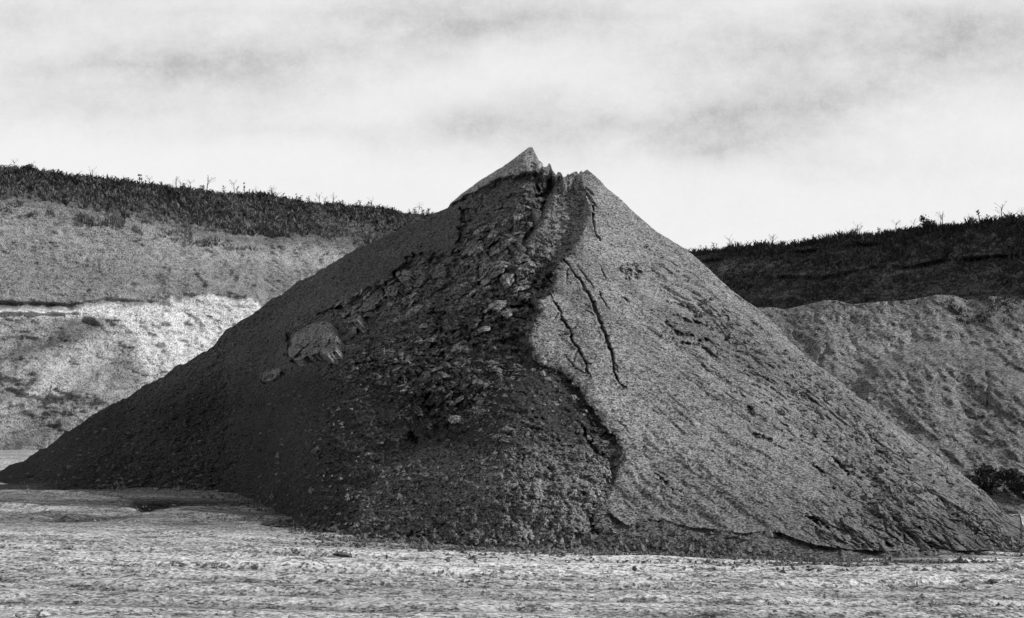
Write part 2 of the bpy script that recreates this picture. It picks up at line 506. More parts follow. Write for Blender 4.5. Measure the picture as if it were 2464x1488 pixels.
S_POLY = [(1070, 499), (1082, 492), (1126, 467), (1150, 458), (1173, 441), (1200, 428), (1241, 423), (1258, 414), (1292, 411), (1306, 400), (1318, 380), (1400, 380), (1399, 430), (1414, 482),
          (1416, 516), (1404, 556), (1377, 600), (1350, 622), (1334, 682), (1312, 716), (1290, 722), (1297, 746), (1282, 790), (1268, 824), (1240, 880), (1200, 930), (1140, 1000),
          (1060, 1045), (1010, 1010), (985, 950), (900, 925), (800, 905), (725, 895), (640, 926), (620, 917), (629, 863), (676, 829),
          (690, 802), (703, 775), (802, 737), (866, 707), (924, 683), (950, 655), (994, 607), (1085, 612), (1105, 577), (1116, 533), (1112, 503)]
CH_LINE = [(1345, 424), (1336, 441), (1316, 475), (1307, 503), (1300, 520), (1284, 552), (1262, 585), (1235, 620)]     # foot of the smooth chute wall

C8 = (1600, 800); C2 = (1200, 450); C7 = (700, 900); C6 = (2343, 1414); C5 = (1200, 1414); C3 = (2343, 650)
CRACKS = [  # where, points, half width, depth
    (C8, [(715, 205), (760, 250), (800, 310), (850, 370), (890, 440), (925, 520), (960, 590), (985, 660), (1020, 760), (1050, 830), (1070, 920), (1080, 1010), (1110, 1080), (1160, 1110)], 4.2, .42),
    (C8, [(620, 430), (650, 500), (690, 560), (710, 630), (765, 700), (780, 780), (830, 850), (870, 930), (890, 1000), (915, 1050)], 3.4, .36),
    (C8, [(805, 235), (840, 280), (870, 310), (890, 350), (930, 400)], 1.9, .20),
    (C8, [(985, 270), (1005, 300), (1015, 345)], 1.8, .18),
    (C8, [(975, 420), (985, 465), (1010, 515), (1045, 555)], 1.9, .22),
    (C8, [(710, 860), (760, 920), (810, 980), (880, 1010)], 1.8, .18),
    (C8, [(760, 250), (740, 300), (750, 340)], 1.6, .18), (C8, [(925, 520), (955, 500), (975, 470)], 1.4, .16), (C8, [(985, 660), (1015, 690), (1020, 730)], 1.5, .18), (C8, [(1020, 760), (1000, 820)], 1.3, .14), (C8, [(1070, 920), (1100, 960), (1105, 1000)], 1.3, .14),
    (C8, [(690, 560), (660, 600), (655, 650)], 1.5, .16), (C8, [(765, 700), (800, 690), (820, 650)], 1.3, .14), (C8, [(830, 850), (800, 880), (790, 930)], 1.4, .14), (C8, [(870, 930), (900, 950), (940, 940)], 1.3, .12),
    (C8, [(680, 735), (765, 740)], 1.6, .14), (C8, [(870, 560), (910, 575), (940, 600)], 1.6, .12),
    (C8, [(1140, 470), (1180, 500)], 1.8, .15), (C8, [(940, 20), (975, 65)], 1.8, .18), (C8, [(1785, 375), (1860, 440)], 1.8, .16),
    (C2, [(1650, 400), (1700, 455), (1735, 495), (1775, 550)], 3.4, .28), (C2, [(1690, 405), (1750, 465)], 2.6, .2),
    (C2, [(1745, 540), (1750, 640), (1760, 720), (1795, 775)], 3.0, .26),
    (C8, [(1110, 265), (1160, 300), (1215, 315), (1265, 290)], 7.5, .26), (C8, [(1120, 245), (1250, 250)], 3.5, .18),
    (C8, [(1440, 500), (1530, 520), (1610, 560), (1660, 610)], 5.0, .20), (C8, [(1500, 590), (1600, 640), (1690, 665), (1765, 700)], 5.0, .24),
    (C8, [(1445, 650), (1500, 700), (1560, 735), (1640, 745)], 4.5, .24), (C8, [(1560, 790), (1620, 810), (1680, 800), (1730, 850), (1790, 910)], 4.5, .22),
    (C8, [(1860, 755), (1900, 800)], 3.5, .18), (C8, [(1720, 760), (1740, 780)], 2.5, .14), (C8, [(1700, 950), (1750, 1000)], 3.0, .14),
    (C8, [(2030, 1250), (2055, 1290)], 6.5, .26), (C8, [(1900, 1135), (1960, 1150), (2010, 1190)], 2.2, .14), (C8, [(2020, 1020), (2060, 1060)], 3.5, .16),
    (C8, [(1850, 600), (1900, 640)], 3.0, .14), (C8, [(2150, 1050), (2200, 1080)], 3.0, .14), (C8, [(2050, 1440), (2150, 1485)], 3.5, .15),
    (C6, [(520, 170), (600, 200), (680, 245), (760, 285)], 3.0, .20), (C6, [(1105, 335), (1150, 390), (1180, 430), (1215, 475)], 4.2, .26),
    (C6, [(965, 395), (1010, 430), (1050, 480)], 4.4, .20), (C6, [(925, 760), (970, 790), (1010, 830), (1075, 855)], 5.5, .34), (C6, [(1075, 560), (1110, 575)], 3.5, .16),
    (C6, [(1320, 600), (1370, 640), (1440, 680), (1470, 720)], 3.2, .16), (C6, [(1060, 190), (1100, 215)], 3.5, .15), (C6, [(1270, 220), (1310, 245)], 3.0, .15),
    (C6, [(1550, 780), (1580, 830)], 3.0, .16), (C6, [(1380, 960), (1460, 950), (1520, 980)], 5.0, .20), (C6, [(1690, 830), (1740, 880)], 3.4, .16), (C6, [(1560, 880), (1610, 920)], 3.4, .18),
    (C6, [(1800, 980), (1850, 1010)], 4.5, .2), (C6, [(1580, 660), (1620, 700)], 3.0, .14), (C6, [(1700, 215), (1800, 300)], 1.8, .10), (C6, [(740, 100), (790, 128)], 1.6, .12),
    (C6, [(1260, 520), (1320, 580)], 3.0, .14), (C6, [(20, 380), (80, 430)], 2.0, .1),
    (C5, [(2190, 465), (2260, 520), (2310, 575), (2370, 590)], 2.6, .20), (C5, [(1920, 90), (1970, 130)], 2.2, .16), (C5, [(2040, 720), (2110, 745)], 2, .12),
    (C5, [(1215, 320), (1245, 375)], 4.0, .22), (C5, [(1400, 480), (1450, 500)], 6.0, .2), (C5, [(1430, 430), (1470, 450)], 4, .16), (C5, [(1580, 540), (1615, 570)], 5.5, .22), (C5, [(1655, 600), (1710, 625)], 3.6, .2),
    (C5, [(1180, 430), (1210, 435)], 3, .14), (C5, [(1160, 590), (1210, 600)], 2.5, .12), (C5, [(1680, 150), (1720, 230), (1790, 330), (1860, 355)], 8.0, .30),
    (C5, [(1310, 10), (1350, 60), (1400, 80)], 3, .15), (C5, [(1270, 180), (1290, 200)], 3.6, .16), (C5, [(840, 60), (880, 95)], 3.6, .18), (C5, [(440, 180), (500, 240)], 8, .16),
    (C5, [(1140, 180), (1165, 170)], 3, .12), (C5, [(590, 10), (610, 20)], 5, .18), (C5, [(1600, 655), (1640, 650)], 3, .12), (C5, [(640, 820), (720, 840)], 4, .14), (C5, [(380, 890), (540, 915)], 5, .18),
    (C5, [(1710, 830), (1745, 860), (1780, 880)], 5, .24), (C5, [(1740, 770), (1730, 810), (1745, 850)], 3.5, .2),
    (C2, [(800, 560), (830, 580), (830, 640), (815, 700), (800, 780), (770, 800)], 4.5, .28), (C2, [(770, 835), (745, 880)], 3.0, .2),
    (C2, [(335, 1005), (345, 1050), (395, 1085)], 4.8, .36), (C2, [(265, 1085), (290, 1110)], 3.2, .22), (C2, [(255, 1185), (320, 1190)], 3.0, .26), (C2, [(235, 1240), (200, 1285)], 3.6, .2),
    (C2, [(265, 1120), (270, 1180)], 2.0, .18), (C2, [(470, 870), (475, 910)], 2.6, .16), (C2, [(425, 900), (430, 930)], 2.4, .14),
    (C2, [(1185, 660), (1260, 625), (1330, 595)], 3.2, .22), (C2, [(1200, 550), (1225, 530), (1290, 555), (1375, 600)], 4.5, .36), (C2, [(1345, 395), (1360, 440)], 4.0, .26), (C2, [(1350, 470), (1400, 460), (1425, 415), (1450, 330)], 4.2, .3),
    (C2, [(990, 860), (1030, 820), (1090, 770)], 3.0, .26), (C2, [(950, 755), (990, 785)], 2.6, .2), (C2, [(980, 730), (1070, 700)], 2.4, .18), (C2, [(890, 740), (920, 745)], 3.0, .18), (C2, [(1265, 740), (1255, 790)], 3.4, .2), (C2, [(920, 570), (930, 600)], 3.0, .18),
    (C2, [(1100, 850), (1180, 800), (1230, 800)], 2.2, .16), (C2, [(930, 850), (935, 870)], 2, .14), (C2, [(860, 960), (870, 990)], 2, .14),
    (C7, [(600, 520), (620, 590), (610, 680)], 4.0, .24), (C7, [(635, 715), (690, 720)], 3.4, .24), (C7, [(740, 690), (800, 720)], 2.6, .16),
    (C7, [(420, 860), (440, 880), (500, 865), (555, 825)], 2.8, .2), (C7, [(930, 330), (1000, 350)], 4.5, .24), (C7, [(850, 590), (850, 640)], 2.6, .12),
    (C7, [(1070, 745), (1240, 715)], 2.4, .2), (C7, [(1560, 1030), (1620, 940)], 2.8, .22), (C7, [(1600, 1050), (1640, 1040)], 3.5, .2), (C7, [(1700, 450), (1705, 600)], 2.4, .2), (C7, [(1680, 680), (1720, 690)], 7, .26),
    (C7, [(1265, 500), (1290, 500)], 4, .2), (C7, [(1165, 400), (1175, 450)], 3.4, .2), (C7, [(1740, 290), (1755, 320)], 2.6, .18), (C7, [(2000, 350), (2040, 400)], 8, .26), (C7, [(1500, 350), (1510, 380)], 3, .2), (C7, [(1580, 330), (1580, 380)], 2.6, .18),
    (C7, [(1180, 680), (1230, 720)], 2, .14), (C7, [(1450, 240), (1540, 240)], 2.4, .16), (C7, [(1665, 215), (1715, 230)], 3.2, .2), (C7, [(1860, 1090), (1910, 1150)], 2.6, .16), (C7, [(2190, 330), (2330, 330), (2400, 370)], 5, .3),
]


def interp(pts, u):
    p = np.array(pts, float)
    return np.interp(u, p[:, 0], p[:, 1])


def gsm(a, k):
    x = np.arange(-3 * k, 3 * k + 1)
    w = np.exp(-x * x / (2.0 * k * k)); w /= w.sum()
    n = 3 * k
    pad = np.concatenate([2 * a[0] - a[n:0:-1], a, 2 * a[-1] - a[-2:-n - 2:-1]])
    return np.convolve(pad, w, mode='valid')


class Heap:
    pass


def build_heap():
    NC, NR, NB = 1110, 400, 22
    us = np.linspace(-92, 2636, NC)
    vt = interp(TOP, us)
    vt += (2.0 * fbm(us / 8, us * 0, 3, seed=51) + 3.6 * fbm(us / 34, us * 0 + 3, 3, seed=52)) * np.where(us < 1060, 1.5, np.where(us > 1850, 1.2, 0.5))
    vb = interp(BASE, us)
    yb = gsm(ground_Y(us, vb), 22)
    vb = VH + (HC - (ground_z((us - UC) / F * yb, yb) - np.interp(us, [0, 350, 1300, 1520], [0.01, 0.10, 0.10, 0.03]))) * F / yb
    vt = np.minimum(vt, vb - 6)
    vts = gsm(np.minimum(interp(TOP, us), vb - 8), 14)
    yt = np.where(us <= 1412, interp(TOPY, us), 1 / np.interp(us, [1412, 2442, 2640], [1 / 29.6, 1 / 22.8, 1 / 18.9]))
    yt = gsm(np.maximum(yt, yb + 0.8), 20)
    zt = HC + (VH - vts) / F * yt
    zb = HC + (VH - vb) / F * yb
    # rows even in the picture
    t = np.linspace(0, 1, NR)[:, None]
    U = np.broadcast_to(us, (NR, NC)).copy()
    V = vb + (vt - vb) * t
    dY, dZ = yt - yb, zt - zb
    s = (F * (HC - zb) - (V - VH) * yb) / ((V - VH) * dY + F * dZ)
    Y0 = yb + s * dY
    Y = Y0.copy()
    mpu = Y0 / F                                    # metres per picture unit
    Xw = (U - UC) * mpu
    S = (V - 1000) * mpu * 1.5                      # roughly distance down the slope

    up = inside(U, V, S_POLY)
    dS, _ = seg_dist(U, V, S_POLY + S_POLY[:1])
    rag = 13 * fbm(U / 26, V / 26, 5, .62, seed=61) * sstep(460, 560, V) + 4 * fbm(U / 14, V / 14, 4, seed=63)
    dS = np.where(up, dS, -dS) + rag
    scar = dS > 0
    # right-hand crust: everything right of the E line
    EL = [(1398, 300)] + E_LINE + [(1424, 1400)]
    eu = np.array([p[0] for p in EL]); ev = np.array([p[1] for p in EL])
    crust_poly = EL + [(2800, 1400), (2800, 300)]
    ic = inside(U, V, crust_poly)
    dE, aE = seg_dist(U, V, EL)
    dE = np.where(ic, dE, -dE) + 6.5 * fbm(U / 18, V / 18, 5, .7, seed=62) + 7 * worley(U / 17 + .3 * V / 17, V / 15, seed=9) * sstep(440, 600, V)
    leftE = dE < 0
    dl = np.maximum(-dE, 0)

    # 1. slip scar, let into the left face
    hollow = 0.42 * (1 - np.exp(-np.maximum(dS, 0) / 7)) * sstep(1000, 640, V + 0.10 * (1150 - U))
    hollow += 0.35 * np.exp(-((U - 1230) / 90) ** 2 - ((V - 480) / 60) ** 2) * sstep(0, 14, dS)
    Y += hollow
    # 2. lip of the right-hand crust, undercut on its left
    lipA = np.interp(V, [400, 430, 560, 620, 720, 800, 880, 950, 1060, 1110, 1180, 1240, 1262], [0.05, .2, .35, .50, .60, .58, .24, .20, .42, .42, .16, .07, 0])
    fall = np.interp(V, [400, 700, 830, 1100, 1250], [130, 100, 170, 90, 60])
    Y += np.where(leftE, lipA * (1 - np.exp(-dl / (3 + 5 * np.clip(fbm(U / 30, V / 30, 3, seed=65) + .4, 0, 1)))) * np.exp(-dl / fall), 0)
    # rounded edge of the crust itself
    Y += np.where(~leftE & (V < 1250), 0.16 * np.exp(-np.maximum(dE, 0) / 10) * np.interp(V, [420, 600, 1100, 1240], [1, 1, .6, 0]), 0)
    # 3. smooth chute wall between the two summits: a plane that faces left, with a gully at its foot
    dC, aC = seg_dist(U, V, CH_LINE)
    cu = np.interp(V, [p[1] for p in CH_LINE], [p[0] for p in CH_LINE])
    sideC = U - cu
    wC = sstep(415, 440, V) * sstep(660, 560, V)
    Y += wC * np.where(sideC < 0, 0.32 * np.exp(sideC / 26), 0.0) * (up)
    Y += wC * 0.30 * np.exp(-((sideC) / 9) ** 2)
    # 4. fan of fallen sand below
    axis = np.interp(V, [850, 1000, 1320], [1285, 1240, 1180])
    wid = np.interp(V, [850, 1000, 1320], [40, 130, 330])
    q = (U - axis) / wid
    Y -= 0.75 * np.exp(-q * q) * sstep(850, 1020, V) * sstep(1400, 1120, V) * np.where(leftE, 1, 0) * np.clip(dl / 45, 0, 1)
    # gully along the left of the fan
    dG, aG = seg_dist(U, V, [(1255, 860), (1180, 950), (1090, 1020), (1000, 1070), (930, 1110)])
    Y += 0.30 * np.exp(-(dG / 26) ** 2) * (1 - aG * 0.6)
    # 5. undercut line along the right foot, packed apron below
    uu = np.interp(U, [p[0] for p in U_LINE][1:], [p[1] for p in U_LINE][1:])
    below = V - (uu + 2.0 * fbm(U / 9, U * 0, 3, seed=64))
    wU = sstep(1415, 1440, U) * sstep(2560, 2350, U)
    Y += np.where(below > 0, 0.26 * (1 - np.exp(-below / 1.8)) * np.exp(-below / 14), 0) * wU * np.clip(0.65 + 1.5 * fbm(U / 55, U * 0, 4, .6, seed=66), 0.0, 1.2)
    Y -= np.where(below <= 0, 0.05 * np.exp(below / 16), 0) * wU
    # plates of crust still lying in the upper scar, parted by deep joints
    PL = [(1080, 605), (1125, 540), (1210, 590), (1300, 600), (1290, 680), (1200, 705), (1090, 720), (1000, 760), (905, 815), (830, 800), (826, 745), (880, 705), (950, 655), (1000, 620)]
    dP, _ = seg_dist(U, V, PL + PL[:1]); dP = np.where(inside(U, V, PL), dP, -dP) + 18 * fbm(U / 30, V / 30, 4, .6, seed=67)
    plates = sstep(-8, 16, dP) * np.where(leftE, 1, 0)
    ang = math.radians(-35)
    pu = (U * math.cos(ang) + V * math.sin(ang)) / 46 + .35 * fbm(U / 25, V / 25, 3, seed=68); pv_ = (-U * math.sin(ang) + V * math.cos(ang)) / 27 + .35 * fbm(U / 25 + 8, V / 25, 3, seed=69)
    pw = worley(pu, pv_, seed=21)
    pcell = np.clip(pw + .45, 0, 1)
    Y += -(0.38 * pw + 0.10 * worley(pu * 2.3, pv_ * 2.3, seed=22)) * plates
    # 6. cracks, slots and hollows
    crk = np.zeros_like(Y)
    for (o, pts, hw, dep) in CRACKS:
        P = crop(o[0], o[1], pts)
        a = np.array(P); pad = hw * 3 + 8
        ci = np.where((us > a[:, 0].min() - pad) & (us < a[:, 0].max() + pad))[0]
        if not len(ci): continue
        c0, c1 = ci[0], ci[-1] + 1
        rr = np.where(((V[:, c0:c1] > a[:, 1].min() - pad) & (V[:, c0:c1] < a[:, 1].max() + pad)).any(1))[0]
        r0, r1 = rr[0], rr[-1] + 1
        Us, Vs = U[r0:r1, c0:c1], V[r0:r1, c0:c1]
        Uw = Us + 4.5 * fbm(Us / 11, Vs / 11, 4, .6, seed=71); Vw = Vs + 4.5 * fbm(Us / 11 + 9, Vs / 11, 4, .6, seed=72)
        d, al = seg_dist(Uw, Vw, P)
        soft0 = a[:, 0].mean() > 1320
        w = hw * (0.68 if soft0 else 1.0) * (0.40 + 0.70 * np.sin(np.pi * np.clip(al, 0.04, 0.96))) * (1 + 0.9 * fbm(Us / 10, Vs / 10, 3, .6, seed=73))
        soft = (a[:, 0].mean() > 1500 and o is not C2) or (o is C5 and hw < 7.9)
        if soft:
            nz = fbm(Us / 9, Vs / 7, 4, 0.65, seed=75)
            k = sstep(2.6, 0.3, d / np.maximum(w * (1 + 0.8 * nz), 0.6)) * np.clip(0.55 + 1.3 * nz, 0, 1.3)
            crk[r0:r1, c0:c1] = np.maximum(crk[r0:r1, c0:c1], dep * 0.95 * k)
        else:
            k = sstep(1.45, 0.55, d / np.maximum(w, 0.5)) * np.clip(0.9 + 0.9 * fbm(Us / 16 + 5, Vs / 16, 3, seed=76), 0.25, 1.2)
            crk[r0:r1, c0:c1] = np.maximum(crk[r0:r1, c0:c1], dep * 1.5 * k) if not soft0 else np.maximum(crk[r0:r1, c0:c1], dep * 0.75 * k)
            if soft0 and hw > 1.9:
                rimw = d / np.maximum(w, .5)
                Y[r0:r1, c0:c1] -= 0.05 * np.exp(-((rimw - 2.4) / 1.0) ** 2) * np.clip(.5 + fbm(Us / 9, Vs / 9, 3, seed=77), 0, 1.3)
        # a slightly raised lip on the downhill side
    Y += crk
    # 7. relief at every scale
    rough = sstep(-6 - 50 * sstep(800, 950, V), 14 + 30 * sstep(800, 950, V), dS) * sstep(560, 660, V + 0.05 * (1200 - U))          # rubble of broken crust
    rough_up = sstep(-2, 10, dS) * (1 - sstep(560, 660, V))
    chute = sstep(0, 10, sideC) * sstep(670, 600, V) * np.where(leftE, 1, 0) * (U > 1240)
    rough = rough * (1 - .85 * chute)
    rub_core = rough * np.exp(-((U - 1130 + (V - 800) * 0.3) / 260) ** 4)
    ca, sa = math.cos(math.radians(-38)), math.sin(math.radians(-38))
    A_, B_ = Xw * ca - S * sa * 0.75, Xw * sa + S * ca * 0.75
    wx = A_ + 0.10 * fbm(Xw * 2.2, S * 2.2, 3, seed=81); wy = B_ + 0.10 * fbm(Xw * 2.2 + 7, S * 2.2, 3, seed=82)
    wb = worley(wx * 2.2, wy * 3.3, seed=1)
    wm = worley(wx * 4.6 + 3, wy * 7.0, seed=2)
    ws = worley(wx * 9.5 + 5, wy * 12.5, seed=3)
    blk = -(0.24 * wb * (0.5 + 0.8 * vnoise(Xw, S, 5) * 2) + 0.20 * wm + 0.12 * ws)
    rub_core = rub_core * (1 - .7 * plates); rough = rough * (1 - .6 * plates)
    Y += blk * rub_core * 1.25
    Y += (0.22 * np.clip(fbm(Xw * 1.6 + 3, S * 1.2, 4, .6, seed=86) - .1, 0, 1) * 1.6 - 0.16 * fbm(Xw * 6, S * 6, 4, .7, seed=87)) * rough
    Y += -(0.10 * wm + 0.08 * ws) * rough * (1 - rub_core) * 0.7
    Y += -(0.17 * wb + 0.10 * wm + 0.16 * fbm(Xw * 4, S * 4, 5, .65, seed=88)) * rough_up * sstep(410, 500, V) * np.where(sideC > 2, .12, 1)
    fan = leftE & ~scar & (V > 880) & (U > 900)
    wf = np.where(leftE, 1, 0) * sstep(820, 1080, U + (V - 1100) * 0.5) * sstep(1000, 1180, V) * (1 - sstep(-5, 6, dS))
    Y += -(0.035 * wm + 0.035 * ws + 0.16 * fbm(Xw * 2.4, S * 2.4, 5, .65, seed=85)) * wf
    # lumpy band of the right flank, running down and to the right
    band_d = (V - (470 + 0.80 * (U - 1400)))                                # units below the crest line
    cr, sr = math.cos(math.radians(40)), math.sin(math.radians(40))
    a2, b2 = Xw * cr + S * 0.7 * sr, -Xw * sr + S * 0.7 * cr
    a2w = a2 + 0.25 * fbm(a2 * 0.8, b2 * 0.8, 3, seed=91); b2w = b2 + 0.18 * fbm(a2 * 0.8 + 5, b2 * 0.8, 3, seed=92)
    lump = fbm(a2w * 1.2, b2w * 2.5, 5, 0.62, seed=93)
    band = np.exp(-((band_d - 60) / 90) ** 2) * sstep(1450, 1750, U) + 0.7 * sstep(1180, 1290, V + 0.1 * (U - 1900)) * sstep(1900, 2150, U) + 0.45 * sstep(1000, 1250, V) * sstep(1750, 2100, U)
    right = np.where(leftE, 0, 1) * (below < 0)
    Y += -(0.32 * np.clip(lump, -1, 0.35)) * np.clip(band, 0, 1.2) * right
    lump2 = fbm(a2w * 3.5 + 8, b2w * 8, 4, 0.6, seed=94)
    Y += -0.17 * fbm(a2w * 0.30, b2w * 2.8, 5, .6, seed=105) * right * sstep(1420, 1600, U)
    Y += -(0.055 * lump2) * (0.55 + np.clip(band, 0, 1)) * right
    pits = np.clip(ridged(a2w * 2.2 + 2, b2w * 3.6, 4, seed=102) * 1.0 - 0.35, 0, 1) * np.clip(.5 + 1.6 * fbm(Xw * .7, S * .7, 3, seed=104), 0, 1.3)
    Y += 0.13 * pits * (0.25 + np.clip(band, 0, 1)) * right
    Y += -0.03 * fbm(Xw * 7, S * 7, 4, .7, seed=103) * right
    Y += -(0.10 * ws + 0.12 * wm) * right * sstep(1180, 1300, V + 0.06 * (U - 1900)) * sstep(1850, 2050, U)
    Y += -0.07 * fbm(a2w * 0.9, b2w * 1.6, 4, seed=95) * right
    # left face and the rest
    sm = 1 - np.clip(rough + wf, 0, 1) * 0.5
    Y += -(0.10 * fbm(Xw * 0.9, S * 0.9, 4, seed=96) + 0.17 * fbm(Xw * 4, S * 4, 5, 0.68, seed=97)) * sm * np.where(leftE, 1.0, 0.15)
    Y += -0.085 * fbm(Xw * 12, S * 12, 3, 0.7, seed=98) * np.where(leftE, 1, .42)
    lowl = sstep(0, 260, U) * sstep(1000, 1170, V) * np.where(leftE, 1, 0) * sstep(900, 500, U)
    Y += -(0.05 * ws) * lowl
    # merge with the crest
    edge = sstep(0, np.interp(us, [1270, 1300, 1400, 1425], [0.012, 0.06, 0.06, 0.012])[None, :], 1 - t)
    Y = Y0 + (Y - Y0) * (0.15 + 0.85 * edge)
    X = (U - UC) / F * Y
    Z = HC + (VH - V) / F * Y
    front = np.stack([X, Y, Z], -1)

    # back slope, hidden from the photograph's place
    rows = []
    zc = Z[-1]
    ker = np.ones(41) / 41
    zsm = np.convolve(np.pad(zc, 20, mode='edge'), ker, mode='valid')
    for k in range(1, NB + 1):
        r = k / NB
        gz = ground_z(X[-1], Y[-1]) - 0.4
        zz = (zc * (1 - min(r * 4, 1)) + zsm * min(r * 4, 1))
        drop = (zz - gz) * r
        yy = Y[-1] + drop / 0.66 + 0.05 * r
        zz = zz - drop + 0.10 * fbm(X[-1] * 1.5, yy * 1.5, 4, seed=99) * min(1, r * 6) - 0.03
        rows.append(np.stack([X[-1], yy, zz], -1))
    # skirt below the ground along the foot
    foot = front[0] + np.array([0, -0.25, -0.45])
    allp = np.concatenate([foot[None], front, np.array(rows)], 0)
    nr = allp.shape[0]
    co = allp.reshape(-1, 3)
    faces = grid_faces(nr, NC)

    # tone: weathered dry crust is paler than moist sand (sunlight on the summit cap is painted in too)
    tone = np.ones((nr, NC))
    tf = np.ones_like(V)
    lam = fbm(a2w * 0.25, b2w * 2.6, 5, .62, seed=101)
    tf = np.where(leftE, tf, 1.0 - 0.26 * np.clip(band, 0, 1) + 0.26 * lam + 0.16 * fbm(Xw * .5, S * .5, 3, seed=107) - 0.10 * sstep(900, 1300, V))
    tf *= np.where(plates > 0, 1 + 1.2 * plates * np.clip(pcell, 0, 1), 1)
    cap = leftE & ~scar & (V < 500) & (U > 1040)
    tf = np.where(cap, 1.2, tf)  # dry cap raised in tone to paint the sunlight on it
    tf = tf * (1 + 0.55 * chute)
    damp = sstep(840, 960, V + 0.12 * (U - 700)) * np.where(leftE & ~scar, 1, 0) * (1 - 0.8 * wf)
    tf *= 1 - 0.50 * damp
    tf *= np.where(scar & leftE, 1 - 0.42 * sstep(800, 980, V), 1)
    tf *= np.where(leftE & ~cap, 1 + 0.35 * fbm(Xw * .8, S * .8, 5, .6, seed=106), 1)
    tf *= 1 + 0.45 * wf * sstep(1000, 1300, U) * sstep(950, 1180, V)
    tf = np.where(below > 0, np.where(wU > 0.3, 0.85, tf), tf)
    tone[1:NR + 1] = tf
    tone[0] = tf[0]
    tone[NR + 1:] = tf[-1]
    tone = tone.ravel()

    root = empty('sand_heap', (0.4, 25.0, 0.0))
    tag(root, 'tall pointed heap of grey sand with a collapsed dark left face and split summit', 'sand heap')
    reg = np.zeros((nr, NC), int)                      # 0 left slope
    rf = np.zeros_like(U, int)
    rf[scar & leftE] = 1
    rf[(wf > 0.35) & ~scar] = 2
    rf[cap] = 5
    rf[~leftE] = 3
    rf[(below > 0) & (wU > 0.3)] = 4
    reg[1:NR + 1] = rf
    reg[0] = rf[0]
    reg[NR + 1:] = 6
    fr = reg[:-1, :-1].ravel()
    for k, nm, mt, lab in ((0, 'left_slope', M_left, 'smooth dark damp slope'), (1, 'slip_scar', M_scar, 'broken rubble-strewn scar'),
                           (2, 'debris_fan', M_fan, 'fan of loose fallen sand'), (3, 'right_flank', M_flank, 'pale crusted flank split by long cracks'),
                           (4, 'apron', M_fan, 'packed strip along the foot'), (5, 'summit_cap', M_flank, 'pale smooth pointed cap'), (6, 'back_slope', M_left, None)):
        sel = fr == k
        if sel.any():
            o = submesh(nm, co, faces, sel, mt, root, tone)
            if lab: o['label'] = lab
    Hp = Heap()
    Hp.us, Hp.vt, Hp.vb, Hp.P, Hp.NR = us, vt, vb, front, NR
    Hp.rub = rub_core; Hp.dS = dS; Hp.leftE = leftE; Hp.wf = wf; Hp.band = np.clip(band, 0, 1) * right
    return Hp


build_ground()
HP = build_heap()


def on_heap(u, v):
    """surface point and normal of the heap where the sight line (u, v) meets it"""
    c = int(np.clip(np.searchsorted(HP.us, u), 2, len(HP.us) - 3))
    r = int(np.clip(round((v - HP.vb[c]) / (HP.vt[c] - HP.vb[c]) * (HP.NR - 1)), 3, HP.NR - 4))
    P = HP.P
    k = 6
    a = P[max(r - k, 0):r + k + 1, max(c - k, 0):c + k + 1].reshape(-1, 3)
    m = a.mean(0)
    w, vec = np.linalg.eigh(np.cov((a - m).T))
    n = vec[:, 0]
    if n[1] > 0: n = -n
    return P[r, c].copy(), m, n / np.linalg.norm(n)


# ------------------------------------------------------------------ crust slabs and clods resting on the heap
def slab(name, poly, lift, label, mat=M_slab, rough=0.075, group=None):
    """a plate of crust: a top that follows its outline, with broken sides going down into the slope"""
    p = np.array(poly, float)
    c = p.mean(0)
    K = 110
    ang = np.linspace(0, 2 * math.pi, K, endpoint=False)
    pa = []
    for a in ang:                                   # farthest crossing of the outline in each direction
        d = np.array([math.cos(a), math.sin(a)]); best = 1
        for i in range(len(p)):
            A, B = p[i] - c, p[(i + 1) % len(p)] - c
            M = np.array([[d[0], A[0] - B[0]], [d[1], A[1] - B[1]]])
            if abs(np.linalg.det(M)) < 1e-9: continue
            r, s = np.linalg.solve(M, A)
            if r > 0 and -1e-6 <= s <= 1 + 1e-6: best = max(best, r)
        pa.append(best)
    pa = np.array(pa)
    pa *= 1 + 0.14 * fbm(np.cos(ang) * 3 + c[0], np.sin(ang) * 3, 4, seed=5)
    _, m, n = on_heap(*c)
    # plane through the local surface
    verts = []
    rings = [0.0, 0.08, 0.16, 0.24, 0.32, 0.4, 0.48, 0.56, 0.64, 0.72, 0.8, 0.87, 0.93, 0.97, 1.0]

    def hit(u, v, off):
        d = np.array([(u - UC) / F, 1.0, (VH - v) / F]); o = np.array([0, 0, HC])
        t = ((m + n * off - o) @ n) / (d @ n)
        return o + d * t
    for r in rings:
        uu_ = c[0] + np.cos(ang) * pa * r; vv_ = c[1] + np.sin(ang) * pa * r
        off = lift + rough * fbm(uu_ / 16, vv_ / 13, 5, .7, seed=111) - (0.03 if r == 1.0 else 0) + 0.055 * worley(uu_ / 30 + .4 * vv_ / 30, vv_ / 32, seed=31)
        for k in range(K):
            verts.append(hit(uu_[k], vv_[k], off[k]))
    for k in range(K):
        u, v = c + np.array([math.cos(ang[k]), math.sin(ang[k])]) * pa[k] * 1.01
        verts.append(hit(u, v, lift) - n * (lift + 0.22) + 0.02 * (RNG.random(3) - .5))
    F_ = []
    R = len(rings) + 1
    for r in range(R - 1):
        for k in range(K):
            F_.append((r * K + k, r * K + (k + 1) % K, (r + 1) * K + (k + 1) % K, (r + 1) * K + k))
    o = mesh_np(name, np.array(verts), F_, mat, None, None, smooth=False)
    # origin at the slab's base
    base = Vector(m - n * 0.1)
    o.data.transform(__import__('mathutils').Matrix.Translation(-base))
    o.location = base
    tag(o, label, 'slab', group)
    return o


